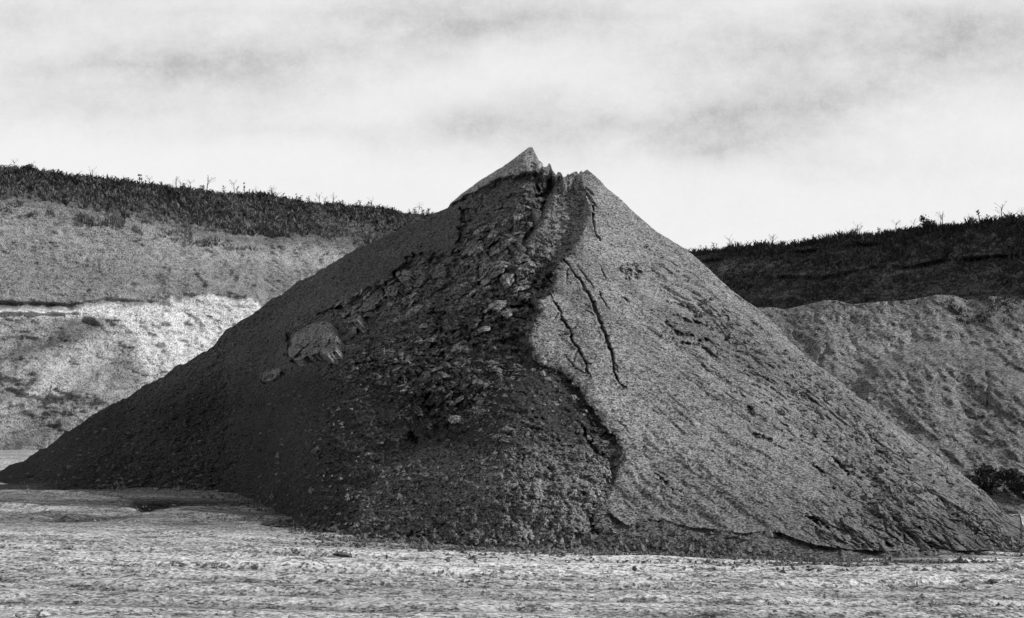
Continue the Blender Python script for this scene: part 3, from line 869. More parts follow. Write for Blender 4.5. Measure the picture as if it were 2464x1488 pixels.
G_SL = 'slabs of broken crust on the heap'
slab('crust_slab', crop(*C7, [(625, 560), (640, 530), (720, 485), (850, 430), (925, 470), (960, 560), (955, 630), (880, 690), (850, 665), (750, 690), (690, 712), (635, 700), (615, 640)]), 0.14,
     'largest pale slab of crust standing proud at the left end of the scar', group=G_SL)
slab('crust_slab', crop(*C7, [(425, 868), (430, 805), (500, 772), (563, 766), (552, 820), (500, 855)]), 0.09,
     'small almond-shaped pale slab low on the left slope', group=G_SL)
slab('crust_slab', crop(*C2, [(1185, 590), (1210, 552), (1275, 572), (1310, 590), (1260, 625), (1195, 655), (1180, 620)]), 0.10,
     'wedge-shaped pale block below the overhang near the summit', group=G_SL)
slab('crust_slab', crop(*C2, [(1200, 520), (1280, 538), (1375, 572), (1388, 590), (1290, 556), (1215, 535)]), 0.20,
     'thin tilted plate jutting out above the wedge-shaped block', group=G_SL)
slab('crust_slab', crop(*C2, [(345, 1010), (400, 985), (460, 1010), (455, 1055), (405, 1075), (360, 1050)]), 0.10,
     'rounded slab beside the dark crescent slot on the scar edge', group=G_SL)
slab('crust_slab', crop(*C2, [(275, 1120), (330, 1100), (370, 1130), (350, 1180), (280, 1180)]), 0.09,
     'squarish slab just below the crescent slot', group=G_SL)
slab('crust_slab', crop(*C2, [(850, 790), (920, 770), (970, 800), (975, 860), (900, 900), (850, 870)]), 0.06,
     'cracked pale slab high in the middle of the scar', group=G_SL)
slab('crust_slab', crop(*C2, [(1000, 860), (1080, 800), (1180, 760), (1200, 785), (1090, 870), (1020, 900)]), 0.06,
     'long slab slanting beside the cracked pale one', group=G_SL)
slab('crust_slab', crop(*C7, [(1060, 330), (1130, 300), (1220, 305), (1230, 345), (1150, 370), (1080, 365)]), 0.07,
     'flat slab up and to the right of the largest slab', group=G_SL)
slab('crust_slab', crop(*C7, [(990, 385), (1050, 365), (1120, 395), (1100, 440), (1010, 450)]), 0.07,
     'chipped slab touching the upper right of the largest slab', group=G_SL)


def rock_mesh(name, seed, mat, flat=0.7):
    import bmesh
    rnd = random.Random(seed)
    bm = bmesh.new()
    bmesh.ops.create_icosphere(bm, subdivisions=2 if flat < .6 else 1, radius=1)
    cuts = [(Vector((rnd.uniform(-1, 1), rnd.uniform(-1, 1), rnd.uniform(-1, 1))).normalized(), rnd.uniform(0.3, 0.8)) for _ in range(10)]
    for v in bm.verts:
        for n, d in cuts:
            e = v.co.dot(n) - d
            if e > 0: v.co -= n * e
        v.co *= 1 + rnd.uniform(-0.07, 0.07)
        v.co.z *= flat
    me = bpy.data.meshes.new(name)
    bm.to_mesh(me); bm.free()
    me.materials.append(mat)
    return me


CLODS = [rock_mesh('earth_clod', s, M_clod, 0.5 + 0.05 * s) for s in range(8)]


def clod(p, n, size, label, group, name='earth_clod', stretch=None, meshes=CLODS, cat='clod'):
    o = bpy.data.objects.new(name, random.choice(meshes))
    COL.objects.link(o)
    q = Vector(n).to_track_quat('Z', 'Y')
    o.rotation_mode = 'QUATERNION'
    from mathutils import Quaternion
    o.rotation_quaternion = q @ Quaternion((0, 0, 1), random.uniform(0, 6.28)) @ Quaternion((1, 0, 0), random.uniform(-.5, .5))
    st = stretch or (random.uniform(.8, 1.7), random.uniform(.7, 1.1), random.uniform(.6, 1.0))
    o.scale = (size * st[0], size * st[1], size * st[2])
    o.location = Vector(p) + Vector(n) * size * 0.12
    tag(o, label, cat, group)
    return o


PLATES = [rock_mesh('crust_plate', 60 + s, M_slab, 0.8) for s in range(8)]


def zone(u, v):
    if v < 580: return 'just below the summit of the heap'
    if u < 820: return 'beside the largest pale slab'
    if u < 960: return 'right of the largest pale slab' if v > 730 else 'near the dark crescent slot'
    if v > 900: return 'low in the scar above the dark lower slope'
    if u > 1200: return 'against the edge of the pale right flank'
    if v < 700: return 'high in the middle of the slip scar'
    return 'in the middle of the slip scar'


def sized(s, small, large):
    return 'small' if s < small else ('large' if s > large else 'middling')


def scatter_clods():
    n = 0
    tries = 0
    while n < 130 and tries < 20000:
        tries += 1
        u, v = random.uniform(660, 1330), random.uniform(560, 1000)
        c = int(np.searchsorted(HP.us, u))
        r = int((v - HP.vb[c]) / (HP.vt[c] - HP.vb[c]) * (HP.NR - 1))
        if not (3 < r < HP.NR - 8) or not HP.leftE[r, c] or HP.dS[r, c] < 8: continue
        w = HP.rub[r, c] * (0.3 + 0.7 * math.exp(-((v - 760) / 150) ** 2))
        if random.random() > w: continue
        p, m, nn = on_heap(u, v)
        sz = random.choice((.05, .06, .07, .08, .09, .12)) * random.uniform(.8, 1.2)
        clod(p, nn, sz, sized(sz, .06, .095) + ' angular grey clod in the rubble ' + zone(u, v), 'clods lying in the slip scar')
        n += 1
    # pale angular plates of crust along the upper edge of the rubble and below the summit
    spots = [(880, 720, 60, 26, 26), (960, 690, 50, 30, 26), (1120, 640, 60, 45, 34), (1220, 620, 50, 35, 16), (1060, 800, 90, 60, 24), (1180, 760, 60, 70, 20), (1180, 520, 60, 40, 14), (1080, 950, 60, 60, 22)]
    for (cu, cv, su, sv, k) in spots:
        for _ in range(k):
            u, v = random.gauss(cu, su), random.gauss(cv, sv)
            c = int(np.searchsorted(HP.us, u)); r = int((v - HP.vb[c]) / (HP.vt[c] - HP.vb[c]) * (HP.NR - 1))
            if not (3 < r < HP.NR - 8) or not HP.leftE[r, c] or HP.dS[r, c] < 2: continue
            p, m, nn = on_heap(u, v)
            sz = random.choice((.07, .09, .11, .14, .17)) * random.uniform(.8, 1.2)
            o = clod(p, nn, sz, sized(sz, .09, .15) + ' pale angular plate of crust ' + zone(u, v), 'crust plates lying in the slip scar',
                     'crust_plate', (random.uniform(.9, 1.9), random.uniform(.6, 1.1), random.uniform(.25, .45)), PLATES, 'plate')
    n = 0
    while n < 34:
        v = random.uniform(880, 1235); u = float(np.interp(v, [880, 940, 1050, 1110, 1235], [1290, 1380, 1465, 1485, 1440])) - abs(random.gauss(6, 30))
        p, m, nn = on_heap(u, v)
        clod(p, nn, random.choice((.05, .07, .09, .12)) * random.uniform(.8, 1.2), 'block of pale crust fallen below the broken lip of the right flank', 'blocks fallen under the lip of the right flank',
             'fallen_block', (random.uniform(.9, 1.6), random.uniform(.7, 1.1), random.uniform(.5, .8)), PLATES, 'block')
        n += 1
    n = 0
    while n < 60:
        u = random.uniform(760, 1430) if random.random() < .7 else random.uniform(1900, 2440)
        c = int(np.searchsorted(HP.us, u))
        v = HP.vb[c] - abs(random.gauss(0, 28)) - 4
        p, m, nn = on_heap(u, v)
        left = u < 1500
        clod(p, nn, random.uniform(.035, .10),
             'small rounded clod at the foot of the debris fan' if left else 'small rounded clod at the right-hand foot of the heap',
             'clods along the foot of the debris fan' if left else 'clods along the right foot of the heap')
        n += 1
    # loose lumps on the yard
    PALE = [rock_mesh('ground_lump', 30 + s, M_lump, 0.5) for s in range(4)]
    for i in range(70):
        v = random.uniform(1335, 1484); u = random.uniform(10, 2450)
        if v < interp(BASE, u) + 14: continue
        y = float(ground_Y(u, v)); x = (u - UC) / F * y
        clod((x, y, ground_z(x, y) + 0.0), (0, 0, 1), random.uniform(.018, .05), 'small loose lump of earth on the pale yard ground', 'loose lumps on the yard', 'ground_lump', (random.uniform(1.2, 2.6), 1, .6), PALE, 'lump')
    named = [(2390 / 1, 1403, .10, 'dark stone lying on the pale ground, farthest right of the lone stones'), (818, 1338, .11, 'flat dark stone on the ground left of the heap centre'),
             (1650, 1333, .13, 'dark stone at the edge of the packed strip'), (1990, 1463, .12, 'flat dark stone near the bottom right of the yard'), (1500, 1452, .09, 'dark stone near the bottom middle of the yard')]
    for (u, v, s, lab) in named:
        y = float(ground_Y(u, v)); x = (u - UC) / F * y
        clod((x, y, ground_z(x, y)), (0, 0, 1), s, lab, None, 'dark_stone', (1.8, 1, .55), CLODS, 'stone')


def crumbs(name, pts, size, mat, label, parent=None, seed=1):
    """loose crumbs too many to count: small irregular eight-faced lumps"""
    r = np.random.default_rng(seed)
    n = len(pts)
    oct_ = np.array([(1, 0, 0), (-1, 0, 0), (0, 1, 0), (0, -1, 0), (0, 0, 1), (0, 0, -1)], float)
    f8 = np.array([(0, 2, 4), (2, 1, 4), (1, 3, 4), (3, 0, 4), (2, 0, 5), (1, 2, 5), (3, 1, 5), (0, 3, 5)])
    V_ = oct_[None] * r.uniform(.55, 1.3, (n, 6, 1)) * size[:, None, None] * (r.uniform(.6, 1.5, (n, 1, 3)) * [1, 1, .7])
    V_ += r.normal(0, .15, (n, 6, 3)) * size[:, None, None]
    a = r.uniform(0, 6.28, n); c, s_ = np.cos(a), np.sin(a)
    x = V_[..., 0] * c[:, None] - V_[..., 1] * s_[:, None]; y = V_[..., 0] * s_[:, None] + V_[..., 1] * c[:, None]
    V_ = np.stack([x, y, V_[..., 2]], -1) + pts[:, None, :]
    Fc = (np.arange(n)[:, None, None] * 6 + f8[None]).reshape(-1, 3)
    o = mesh_np(name, V_.reshape(-1, 3), Fc, mat, parent, None, smooth=False)
    tag(o, label, None, None, 'stuff')
    return o


def scatter_crumbs():
    r = np.random.default_rng(77)
    P = HP.P; nr, nc = P.shape[:2]
    hgt = (HP.vb - HP.vt)[None, :] * (1 - np.linspace(0, 1, nr))[:, None] * 0
    tt = np.linspace(0, 1, nr)[:, None] * (HP.vb - HP.vt)[None, :]      # units above the foot
    cell = (HP.vb - HP.vt)[None, :] * np.ones((nr, 1))
    w1 = cell * (HP.rub * 1.0 + 0.14 * HP.wf + 0.05 * HP.leftE)
    w1 = w1 * np.clip(0.5 + 1.5 * fbm(P[..., 0] * .9, P[..., 2] * 1.3, 4, seed=78), 0, 2)
    w1 = w1 * np.interp(HP.P[..., 2], [0, 1.5, 3], [.45, .7, 1])
    w1[:4] = 0; w1[-6:] = 0
    ix = r.choice(nr * nc, 6500, p=(w1 / w1.sum()).ravel())
    sz = np.exp(r.normal(math.log(.030), .45, 6500)).clip(.012, .09)
    crumbs('scar_crumbs', P.reshape(-1, 3)[ix], sz, M_clod, 'crumbs of broken sand strewn over the slip scar and fan', None, 3)
    w2 = cell * np.exp(-tt / 16) * np.where(HP.leftE, 1.0, 0.8) + cell * 0.10 * HP.band * HP.band
    w2[:2] = 0; w2[-6:] = 0; w2[:, :90] = 0
    w2 = w2 * np.clip(0.4 + 1.8 * fbm(P[..., 0] * 1.2, P[..., 2] * 1.3, 4, seed=79), 0, 2)
    ix = r.choice(nr * nc, 4200, p=(w2 / w2.sum()).ravel())
    sz = np.exp(r.normal(math.log(.032), .5, 4200)).clip(.012, .10)
    crumbs('foot_crumbs', P.reshape(-1, 3)[ix], sz, M_fan2, 'crumbs lying along the foot of the heap', None, 4)
    # run-out in front of the foot, and crumbs over the yard
    n = 3800
    cx = r.integers(140, nc - 40, n)
    b = P[2, cx]
    d = r.exponential(.38, n)
    x = b[:, 0] + r.normal(0, .08, n); y = b[:, 1] - d
    z = ground_z(x, y) + .015
    crumbs('run_out_crumbs', np.stack([x, y, z], -1), np.exp(r.normal(math.log(.022), .45, n)).clip(.008, .07), M_fan2, 'dark crumbs that rolled out onto the pale yard', None, 5)
    n = 5200
    v = r.uniform(1215, 1500, n); u = r.uniform(-60, 2540, n)
    keep = v > np.interp(u, [q[0] for q in BASE], [q[1] for q in BASE]) + 4
    u, v = u[keep], v[keep]
    y = HC * F / ((v - VH) - GT * (u - UC)); x = (u - UC) / F * y
    k = fbm(x * .16 + 4, y * .4, 3, seed=21) + .55 * r.random(len(x)) > .18
    x, y = x[k], y[k]
    crumbs('yard_crumbs', np.stack([x, y, ground_z(x, y) + .01], -1), np.exp(r.normal(math.log(.013), .5, len(x))).clip(.006, .045), M_lump, 'small crumbs of earth scattered over the yard', None, 6)


M_fan2 = soil('crumb_sand', 0.11, 45, 0.6, 0.2, 1.2, tone=False, bump=0.01)
M_lump = soil('ground_lump_soil', 0.30, 45, 0.4, 0.1, 1.0, tone=False, bump=0.01)
scatter_clods()
scatter_crumbs()

# ------------------------------------------------------------------ banks behind
def bank(name, us, top, rows, mat, tonef, disp, seed, kind='structure', back=30):
    """rows: list of (share 0..1 from foot to top, depth function) ; top: skyline ; each row has its own real depth"""
    NR = rows['n']
    vt = interp(top, us); vb = interp(rows['base'], us)
    t = np.linspace(0, 1, NR)[:, None]
    U = np.broadcast_to(us, (NR, len(us))).copy()
    V = vb + (vt - vb) * t
    Y = rows['depth'](U, V, t)
    Xw = (U - UC) / F * Y; S = (V - 1000) / F * Y
    Y = Y + disp(U, V, Xw, S)
    X = (U - UC) / F * Y
    Z = HC + (VH - V) / F * Y
    tone = tonef(U, V, Xw, S)
    P = np.stack([X, Y, Z], -1)
    foot = P[0] + np.array([0, -0.5, -1.0])
    bk = []
    for k in range(1, 9):
        d = k / 8 * back
        bk.append(np.stack([X[-1] * (1 + d / Y[-1] * 0.6), Y[-1] + d, Z[-1] + 0.0 * d + 0.02 * d + 0.15 * fbm(X[-1] * .3, X[-1] * 0 + d, 3, seed=seed)], -1))
    allp = np.concatenate([foot[None], P, np.array(bk)], 0)
    tn = np.concatenate([tone[:1], tone, np.repeat(tone[-1:], 8, 0)], 0)
    o = mesh_np(name, allp.reshape(-1, 3), grid_faces(*allp.shape[:2]), mat, None, tn.ravel())
    if kind: tag(o, kind=kind)
    return P, U, V


L_TOP = [(-500, 362), (0, 412), (100, 420), (200, 436), (330, 448), (450, 460), (600, 472), (700, 484), (850, 500), (1050, 521), (1200, 540), (1500, 585), (1800, 620)]
VEG_L = [(-500, 450), (0, 478), (150, 492), (300, 512), (450, 545), (600, 560), (800, 572), (1000, 580), (1800, 660)]
PALE_L = [(-500, 735), (0, 735), (100, 738), (170, 742), (250, 728), (380, 735), (410, 712), (430, 725), (500, 712), (560, 722), (620, 722), (640, 760), (1800, 800)]


def l_depth(U, V, t):
    # depth of the skyline and of the foot along the bank, in between a quarry face with two breaks of slope
    yt = np.interp(U, [-500, 0, 1050, 1800], [58, 66, 84, 96])
    yb = np.interp(U, [-500, 0, 1050, 1800], [46, 53, 70, 82])
    veg = interp(VEG_L, U); pal = interp(PALE_L, U)
    vt = interp(L_TOP, U); vb = interp([(-500, 1095), (0, 1084), (1800, 1076)], U)
    a = np.clip((vb - V) / (vb - pal), 0, 1)                    # lower face
    b = np.clip((pal - V) / (pal - veg), 0, 1)                  # middle face
    c = np.clip((veg - V) / (veg - vt), 0, 1)                   # grassy brow
    return yb + (yt - yb) * (0.36 * a + 0.34 * b + 0.30 * c)


def l_disp(U, V, X, S):
    d = -0.9 * fbm(X * .12, S * .12, 4, seed=201) - 0.50 * fbm(X * .7, S * .9, 5, .65, seed=202) - 0.22 * fbm(X * 3.5, S * 4, 4, .6, seed=203)
    # ledge at the left, with a small overhang above it
    q = V - (746 + 0.01 * U)
    w = sstep(200, 150, U)
    q = q + 4 * fbm(U / 25, V * 0, 4, .6, seed=206)
    d += w * (0.4 * np.exp(-((q + 8) / 8) ** 2) - 0.45 * np.exp(-((q - 4) / 4) ** 2))
    # slipped lobes under it
    lob = sstep(755, 790, V) * sstep(330, 150, U + (V - 850) * -0.25)
    d += -1.5 * lob * np.clip(fbm(X * .5 + S * .35, S * .35 - X * .2, 4, seed=205), -1, 1)
    q2 = V - interp(VEG_L, U)
    d += 0.35 * np.exp(-((q2 - 8) / 7) ** 2) * (0.5 + fbm(X * .3, S * 0, 3, seed=207))
    q3 = V - interp(PALE_L, U)
    d += 0.3 * np.exp(-((q3 + 4) / 6) ** 2)
    return d


def l_tone(U, V, X, S):
    rag = 14 * fbm(U / 30, V / 30, 4, .6, seed=211)
    veg = interp(VEG_L, U); pal = interp(PALE_L, U)
    t = np.full(U.shape, 0.53)
    t += 0.14 * fbm(X * .25, S * .5, 4, seed=212)
    t += 0.18 * np.exp(-((V - veg - 60) / 24) ** 2) * np.clip(.5 + 1.5 * fbm(X * .3, S * .6, 4, .6, seed=218), 0, 1.5) * sstep(150, 350, U)              # bleached strip under the turf
    m = sstep(-6, 6, V - pal + rag)
    t = t * (1 - m) + m * 1.25
    lob = sstep(752, 775, V + rag * .4) * sstep(330, 240, U - (V - 780) * 0.55 + rag * 2)
    streak = np.clip(0.75 + 0.9 * fbm(X * .55 + S * .5, S * .28 - X * .25, 4, .6, seed=213), 0.25, 1.25)
    t = t * (1 - lob) + lob * 0.66 * streak
    t *= 1 - 0.35 * sstep(0.15, 0.6, fbm(X * .35 + 9, S * .8, 4, .6, seed=216)) * m * (1 - lob) * .6
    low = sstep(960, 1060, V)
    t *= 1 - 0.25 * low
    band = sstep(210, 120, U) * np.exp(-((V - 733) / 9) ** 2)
    t *= 1 - 0.5 * band  # shadow above the left ledge painted as a dark band
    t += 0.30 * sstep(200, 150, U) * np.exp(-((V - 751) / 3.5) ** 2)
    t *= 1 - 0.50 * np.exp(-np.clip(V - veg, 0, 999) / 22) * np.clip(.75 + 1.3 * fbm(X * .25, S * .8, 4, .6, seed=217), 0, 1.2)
    g = sstep(14, -20, V - veg + rag * 1.2)
    t = t * (1 - g) + g * (0.25 + 0.06 * fbm(X * .5, S * .5, 3, seed=214))
    # dark turf strips hanging below the brow
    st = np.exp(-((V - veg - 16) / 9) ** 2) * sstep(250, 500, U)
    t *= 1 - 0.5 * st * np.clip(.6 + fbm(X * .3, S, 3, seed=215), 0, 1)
    return t


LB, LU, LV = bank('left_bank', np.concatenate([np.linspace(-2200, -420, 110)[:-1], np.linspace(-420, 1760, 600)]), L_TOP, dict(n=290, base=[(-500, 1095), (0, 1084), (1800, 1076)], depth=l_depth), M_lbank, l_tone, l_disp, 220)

R_TOP = [(1150, 635), (1500, 614), (1640, 607), (1680, 605), (1900, 589), (2080, 568), (2230, 550), (2464, 528), (2900, 488)]


def r_depth(U, V, t):
    yt = np.interp(U, [1150, 1640, 2464, 2900], [84, 68, 56, 52])
    yb = np.interp(U, [1150, 1640, 2464, 2900], [70, 53, 42, 38])
    return yb + (yt - yb) * t


def r_disp(U, V, X, S):
    d = -0.6 * fbm(X * .15, S * .2, 4, seed=301) - 0.30 * fbm(X * .8, S * 1.5, 5, .6, seed=302) - 0.10 * fbm(X * 4, S * 6, 3, .6, seed=303)
    for pts, dep in (([(1690, 632), (1800, 618), (1880, 612), (1960, 605), (2080, 590)], .9), ([(2000, 668), (2060, 655), (2100, 645), (2200, 645), (2260, 630), (2330, 625), (2464, 614)], 1.3),
                     ([(1840, 672), (1890, 668), (1960, 672), (2020, 664)], .8)):
        v0 = np.interp(U, [p[0] for p in pts], [p[1] for p in pts]); q = V - v0 + 2 * fbm(U / 20, V / 20, 3, seed=304)
        w = sstep(pts[0][0] - 20, pts[0][0] + 20, U) * sstep(pts[-1][0] + 60, pts[-1][0], U)
        w = w * np.clip(.5 + 1.2 * fbm(U / 45, V / 45, 4, .6, seed=305), 0, 1.1)
        d += 0.8 * w * dep * (np.exp(-(q / 5) ** 2) - 0.5 * np.exp(-((q + 9) / 6) ** 2))
    return d


def r_tone(U, V, X, S):
    t = 1.0 + 0.30 * fbm(X * .3, S * .9, 4, seed=311)
    mid = np.exp(-((V - (650 - 0.02 * (U - 1900))) / 26) ** 2) * sstep(2150, 1950, U)
    return t * (1 + 0.35 * mid)


RB, RU, RV = bank('right_bank', np.concatenate([np.linspace(1160, 2700, 470)[:-1], np.linspace(2700, 5200, 140)]), R_TOP, dict(n=170, base=[(1150, 1060), (2900, 1130)], depth=r_depth), M_rbank, r_tone, r_disp, 320)

P_TOP = [(1500, 770), (1760, 748), (1822, 741), (1863, 740), (1887, 745), (1951, 731), (1985, 723), (2012, 723), (2049, 733), (2117, 726), (2185, 723), (2253, 710), (2293, 710), (2327, 723), (2388, 713), (2464, 722), (2560, 740), (2800, 760)]


def p_depth(U, V, t):
    vb = interp([(1500, 1205), (2464, 1232), (2800, 1240)], U)
    yb = ground_Y(U, vb)
    return yb + (np.interp(U, [1500, 2464, 2800], [44, 41, 39]) - yb) * t


def p_disp(U, V, X, S):
    d = -1.1 * fbm(X * .22, S * .22, 4, seed=401) - 0.34 * fbm(X * 1.5, S * 1.5, 5, .65, seed=402) - 0.12 * fbm(X * 6, S * 6, 3, .6, seed=403)
    # overlapping tipped lobes
    pts = [(2060, 905), (2120, 868), (2180, 835), (2260, 814), (2330, 822), (2400, 860), (2500, 930)]
    v0 = np.interp(U, [p[0] for p in pts], [p[1] for p in pts]); q = V - v0
    w = sstep(2030, 2090, U)
    d += w * (-1.2 * sstep(-20, 70, q) * np.exp(-np.maximum(q, 0) / 220) + 0.10 * np.exp(-(q / 9) ** 2) * (1 + fbm(U / 20, V / 20, 3, seed=404)))
    for pl, dep, hw in (([(2110, 800), (2180, 770), (2220, 765)], .4, 4), ([(1960, 760), (1962, 775)], .3, 3), ([(2370, 880), (2378, 930), (2375, 990)], .5, 5), ([(1990, 830), (1968, 880)], .3, 5),
                        ([(2148, 860), (2160, 868)], .6, 5), ([(2395, 888), (2420, 880)], .5, 5), ([(2310, 980), (2340, 1010), (2400, 1000)], .5, 8)):
        dd, _ = seg_dist(U, V, pl)
        d += 0.45 * dep * np.exp(-(dd / hw) ** 2) * np.clip(.6 + fbm(U / 12, V / 12, 3, seed=405), 0, 1.4)
    return d


def p_tone(U, V, X, S):
    t = 1.0 + 0.30 * fbm(X * .4, S * .6, 5, .6, seed=411)
    t *= 1 - 0.30 * sstep(2280, 2440, U) * sstep(820, 740, V) 
    t *= 1 + 0.22 * np.exp(-((V - 860 + (U - 2050) * .2) / 50) ** 2 - ((U - 2120) / 130) ** 2)
    return t


PB, PU, PV = bank('spoil_bank', np.concatenate([np.linspace(1520, 2640, 380)[:-1], np.linspace(2640, 4300, 120)]), P_TOP, dict(n=230, base=[(1500, 1205), (2464, 1232), (2800, 1240)], depth=p_depth), M_spoil, p_tone, p_disp, 420, back=6)

# ------------------------------------------------------------------ plants
def blades(points, hts, per, width, lean, seed):
    """tufts of narrow leaves: every blade a bent strip of two quads; returns co, faces"""
    r = np.random.default_rng(seed)
    n = len(points)
    P = np.repeat(points, per, 0); H = np.repeat(hts, per) * r.uniform(.35, 1.0, n * per)
    m = len(P)
    a = r.uniform(0, 2 * np.pi, m); ln = r.uniform(.05, lean, m) * H
    w = np.repeat(hts, per) * width * r.uniform(.6, 1.4, m)
    base = P + np.stack([r.normal(0, .10, m), r.normal(0, .10, m), np.zeros(m)], -1) * np.repeat(hts, per)[:, None] * 1.6
    d = np.stack([np.cos(a), np.sin(a), np.zeros(m)], -1)
    a2 = r.uniform(0, 2 * np.pi, m)
    sd = np.stack([np.cos(a2), np.sin(a2), np.zeros(m)], -1)
    mid = base + d * ln[:, None] * .35; mid[:, 2] += H * .6
    tip = base + d * ln[:, None]; tip[:, 2] += H
    co = np.stack([base - sd * w[:, None] * .5, base + sd * w[:, None] * .5, mid + sd * w[:, None] * .6, mid - sd * w[:, None] * .6,
                   tip + sd * w[:, None] * .12, tip - sd * w[:, None] * .12], 1).reshape(-1, 3)
    i = np.arange(m)[:, None] * 6
    f = np.concatenate([i + [0, 1, 2, 3], i + [3, 2, 4, 5]], 0)
    return co, f


def weeds_on(name, P, U, V, mask_p, count, hlo, hhi, per, width, lean, mat, seed, label):
    r = np.random.default_rng(seed)
    w = mask_p.ravel().astype(float)
    # even per area seen: weight by cell size
    idx = r.choice(len(w), count, p=w / w.sum())
    pts = P.reshape(-1, 3)[idx].copy()
    pts += r.normal(0, .08, pts.shape) * [1, 1, 0]
    pts[:, 2] -= 0.05
    cl = 0.6 + 0.8 * np.clip(fbm(pts[:, 0] * .35, pts[:, 1] * .35, 3, seed=seed) + .5, 0, 1)
    h = r.uniform(hlo, hhi, count) * cl
    co, f = blades(pts, h, per, width, lean, seed + 1)
    o = mesh_np(name, co, f, mat, None, None, smooth=False)
    tag(o, label, 'weeds', None, 'stuff')
    return o


vegL = interp(VEG_L, LU)
mk = (LV < vegL + 10 * fbm(LU / 30, LV / 30, 3, seed=501)) & (LU > -1500) & (LU < 1250)
weeds_on('weeds', LB, LU, LV, mk * (0.4 + sstep(vegL - 30, vegL - 70, LV)), 17000, .10, .36, 5, .20, 1.4, M_grass, 510, 'thick dry weeds covering the brow of the left bank')
mk2 = (LV < vegL + 45) & (LV > vegL - 10) & (LU > -1500) & (LU < 1250) & (fbm(LU / 40, LV / 14, 3, seed=502) > 0.12)
weeds_on('turf_patches', LB, LU, LV, mk2, 1600, .12, .3, 6, .10, .8, M_grass, 520, 'short turf hanging below the weeds of the left bank')
mk3 = (RV < interp(P_TOP, RU) + 30) & (RU > 1560) & (RU < 4200)
weeds_on('hillside_grass', RB, RU, RV, mk3 * (0.45 + sstep(650, 590, RV + (RU - 1640) * .08)), 14000, .06, .24, 5, .20, 1.4, M_grass_d, 530, 'low dark grass and weeds covering the right bank')
mk4 = (RV < interp(R_TOP, RU) + 10) & (RU > 1600) & (RU < 4200)
weeds_on('skyline_weeds', RB, RU, RV, mk4, 900, .15, .4, 7, .12, .9, M_grass_d, 540, 'thin line of weeds along the skyline of the right bank')
mk5 = (PV < interp(P_TOP, PU) + 60) & (PU > 2280) & (PU < 2640) & (fbm(PU / 30, PV / 20, 3, seed=503) > 0.05)
weeds_on('sparse_weeds', PB, PU, PV, mk5, 500, .08, .22, 6, .12, .8, M_grass_d, 545, 'sparse weeds on the upper right of the spoil bank')


def weed_mesh(name, seed, kind):
    """single tall weed, 1 m high: stalk, side shoots and leaves or a seed head"""
    r = random.Random(seed)
    co, f = [], []

    def strip(a, b, w0, w1, ang):
        s = Vector((math.cos(ang), math.sin(ang), 0))
        i = len(co)
        co.extend([a - s * w0, a + s * w0, b + s * w1, b - s * w1]); f.append((i, i + 1, i + 2, i + 3))
        s2 = Vector((-s.y, s.x, 0)); i = len(co)
        co.extend([a - s2 * w0, a + s2 * w0, b + s2 * w1, b - s2 * w1]); f.append((i, i + 1, i + 2, i + 3))
    top = Vector((r.uniform(-.12, .12), r.uniform(-.1, .1), 1))
    n = 5
    for i in range(n):
        a, b = top * (i / n), top * ((i + 1) / n)
        strip(a, b, .022 * (1 - i / n) + .008, .022 * (1 - (i + 1) / n) + .006, r.uniform(0, 3))
    for i in range({'spike': 16, 'umbel': 7, 'leafy': 26}[kind]):
        t = r.uniform(.15, .95) if kind != 'umbel' else r.uniform(.5, .9)
        a = top * t; an = r.uniform(0, 6.28)
        if kind == 'spike':
            t = r.uniform(.45, 1); a = top * t
            b = a + Vector((math.cos(an), math.sin(an), .9)) * .07
            strip(a, b, .02, .03, an)
        elif kind == 'umbel':
            b = a + Vector((math.cos(an) * .22, math.sin(an) * .22, .28 * r.uniform(.6, 1.2)))
            strip(a, b, .008, .006, an)
            for k in range(3):
                d = b + Vector((r.uniform(-.05, .05), r.uniform(-.05, .05), r.uniform(0, .05)))
                strip(d, d + Vector((.018, 0, .02)), .011, .011, r.uniform(0, 6))
        else:
            b = a + Vector((math.cos(an), math.sin(an), r.uniform(.1, .9))) * r.uniform(.10, .22) * (1.1 - t * .5)
            strip(a, b, .012, .045, an + 1.5)
            strip(b, b + Vector((math.cos(an), math.sin(an), -.2)) * .08, .045, .01, an + 1.5)
    me = bpy.data.meshes.new(name)
    me.from_pydata([tuple(c) for c in co], [], f)
    me.materials.append(M_weed)
    return me


W_SP = [weed_mesh('spiky_weed', s, 'spike') for s in range(3)]
W_UM = [weed_mesh('branched_weed', s + 10, 'umbel') for s in range(3)]
W_LF = [weed_mesh('leafy_weed', s + 20, 'leafy') for s in range(4)]


def sky_pt(side, u):
    P, UU = (LB, LU) if side == 'L' else (RB, RU)
    c = int(np.argmin(np.abs(UU[-1] - u)))
    return P[-1, c]


def stretch_of(side, u):
    if side == 'L': return 'at the far left of the left skyline' if u < 260 else 'in the middle of the left skyline' if u < 720 else 'on the left skyline close to the heap'
    return 'on the right skyline close to the heap' if u < 1950 else 'in the middle of the right skyline' if u < 2215 else 'on the right skyline between round bush and picture edge'


def weed(side, u, h, kind, label, group):
    p = sky_pt(side, u)
    ms, nm = {'s': (W_SP, 'spiky_weed'), 'u': (W_UM, 'branched_weed'), 'l': (W_LF, 'leafy_weed')}[kind]
    o = bpy.data.objects.new(nm, random.choice(ms))
    COL.objects.link(o)
    o.location = (p[0], p[1] - random.uniform(0, .3), p[2] - .15)
    s = (h / F * p[1]) + .15
    k = random.uniform(1.1, 1.5)
    o.scale = (s * k, s * k, s)
    o.rotation_euler = (random.uniform(-.12, .12), random.uniform(-.15, .15), random.uniform(0, 6.28))
    tag(o, label, 'weed', group)


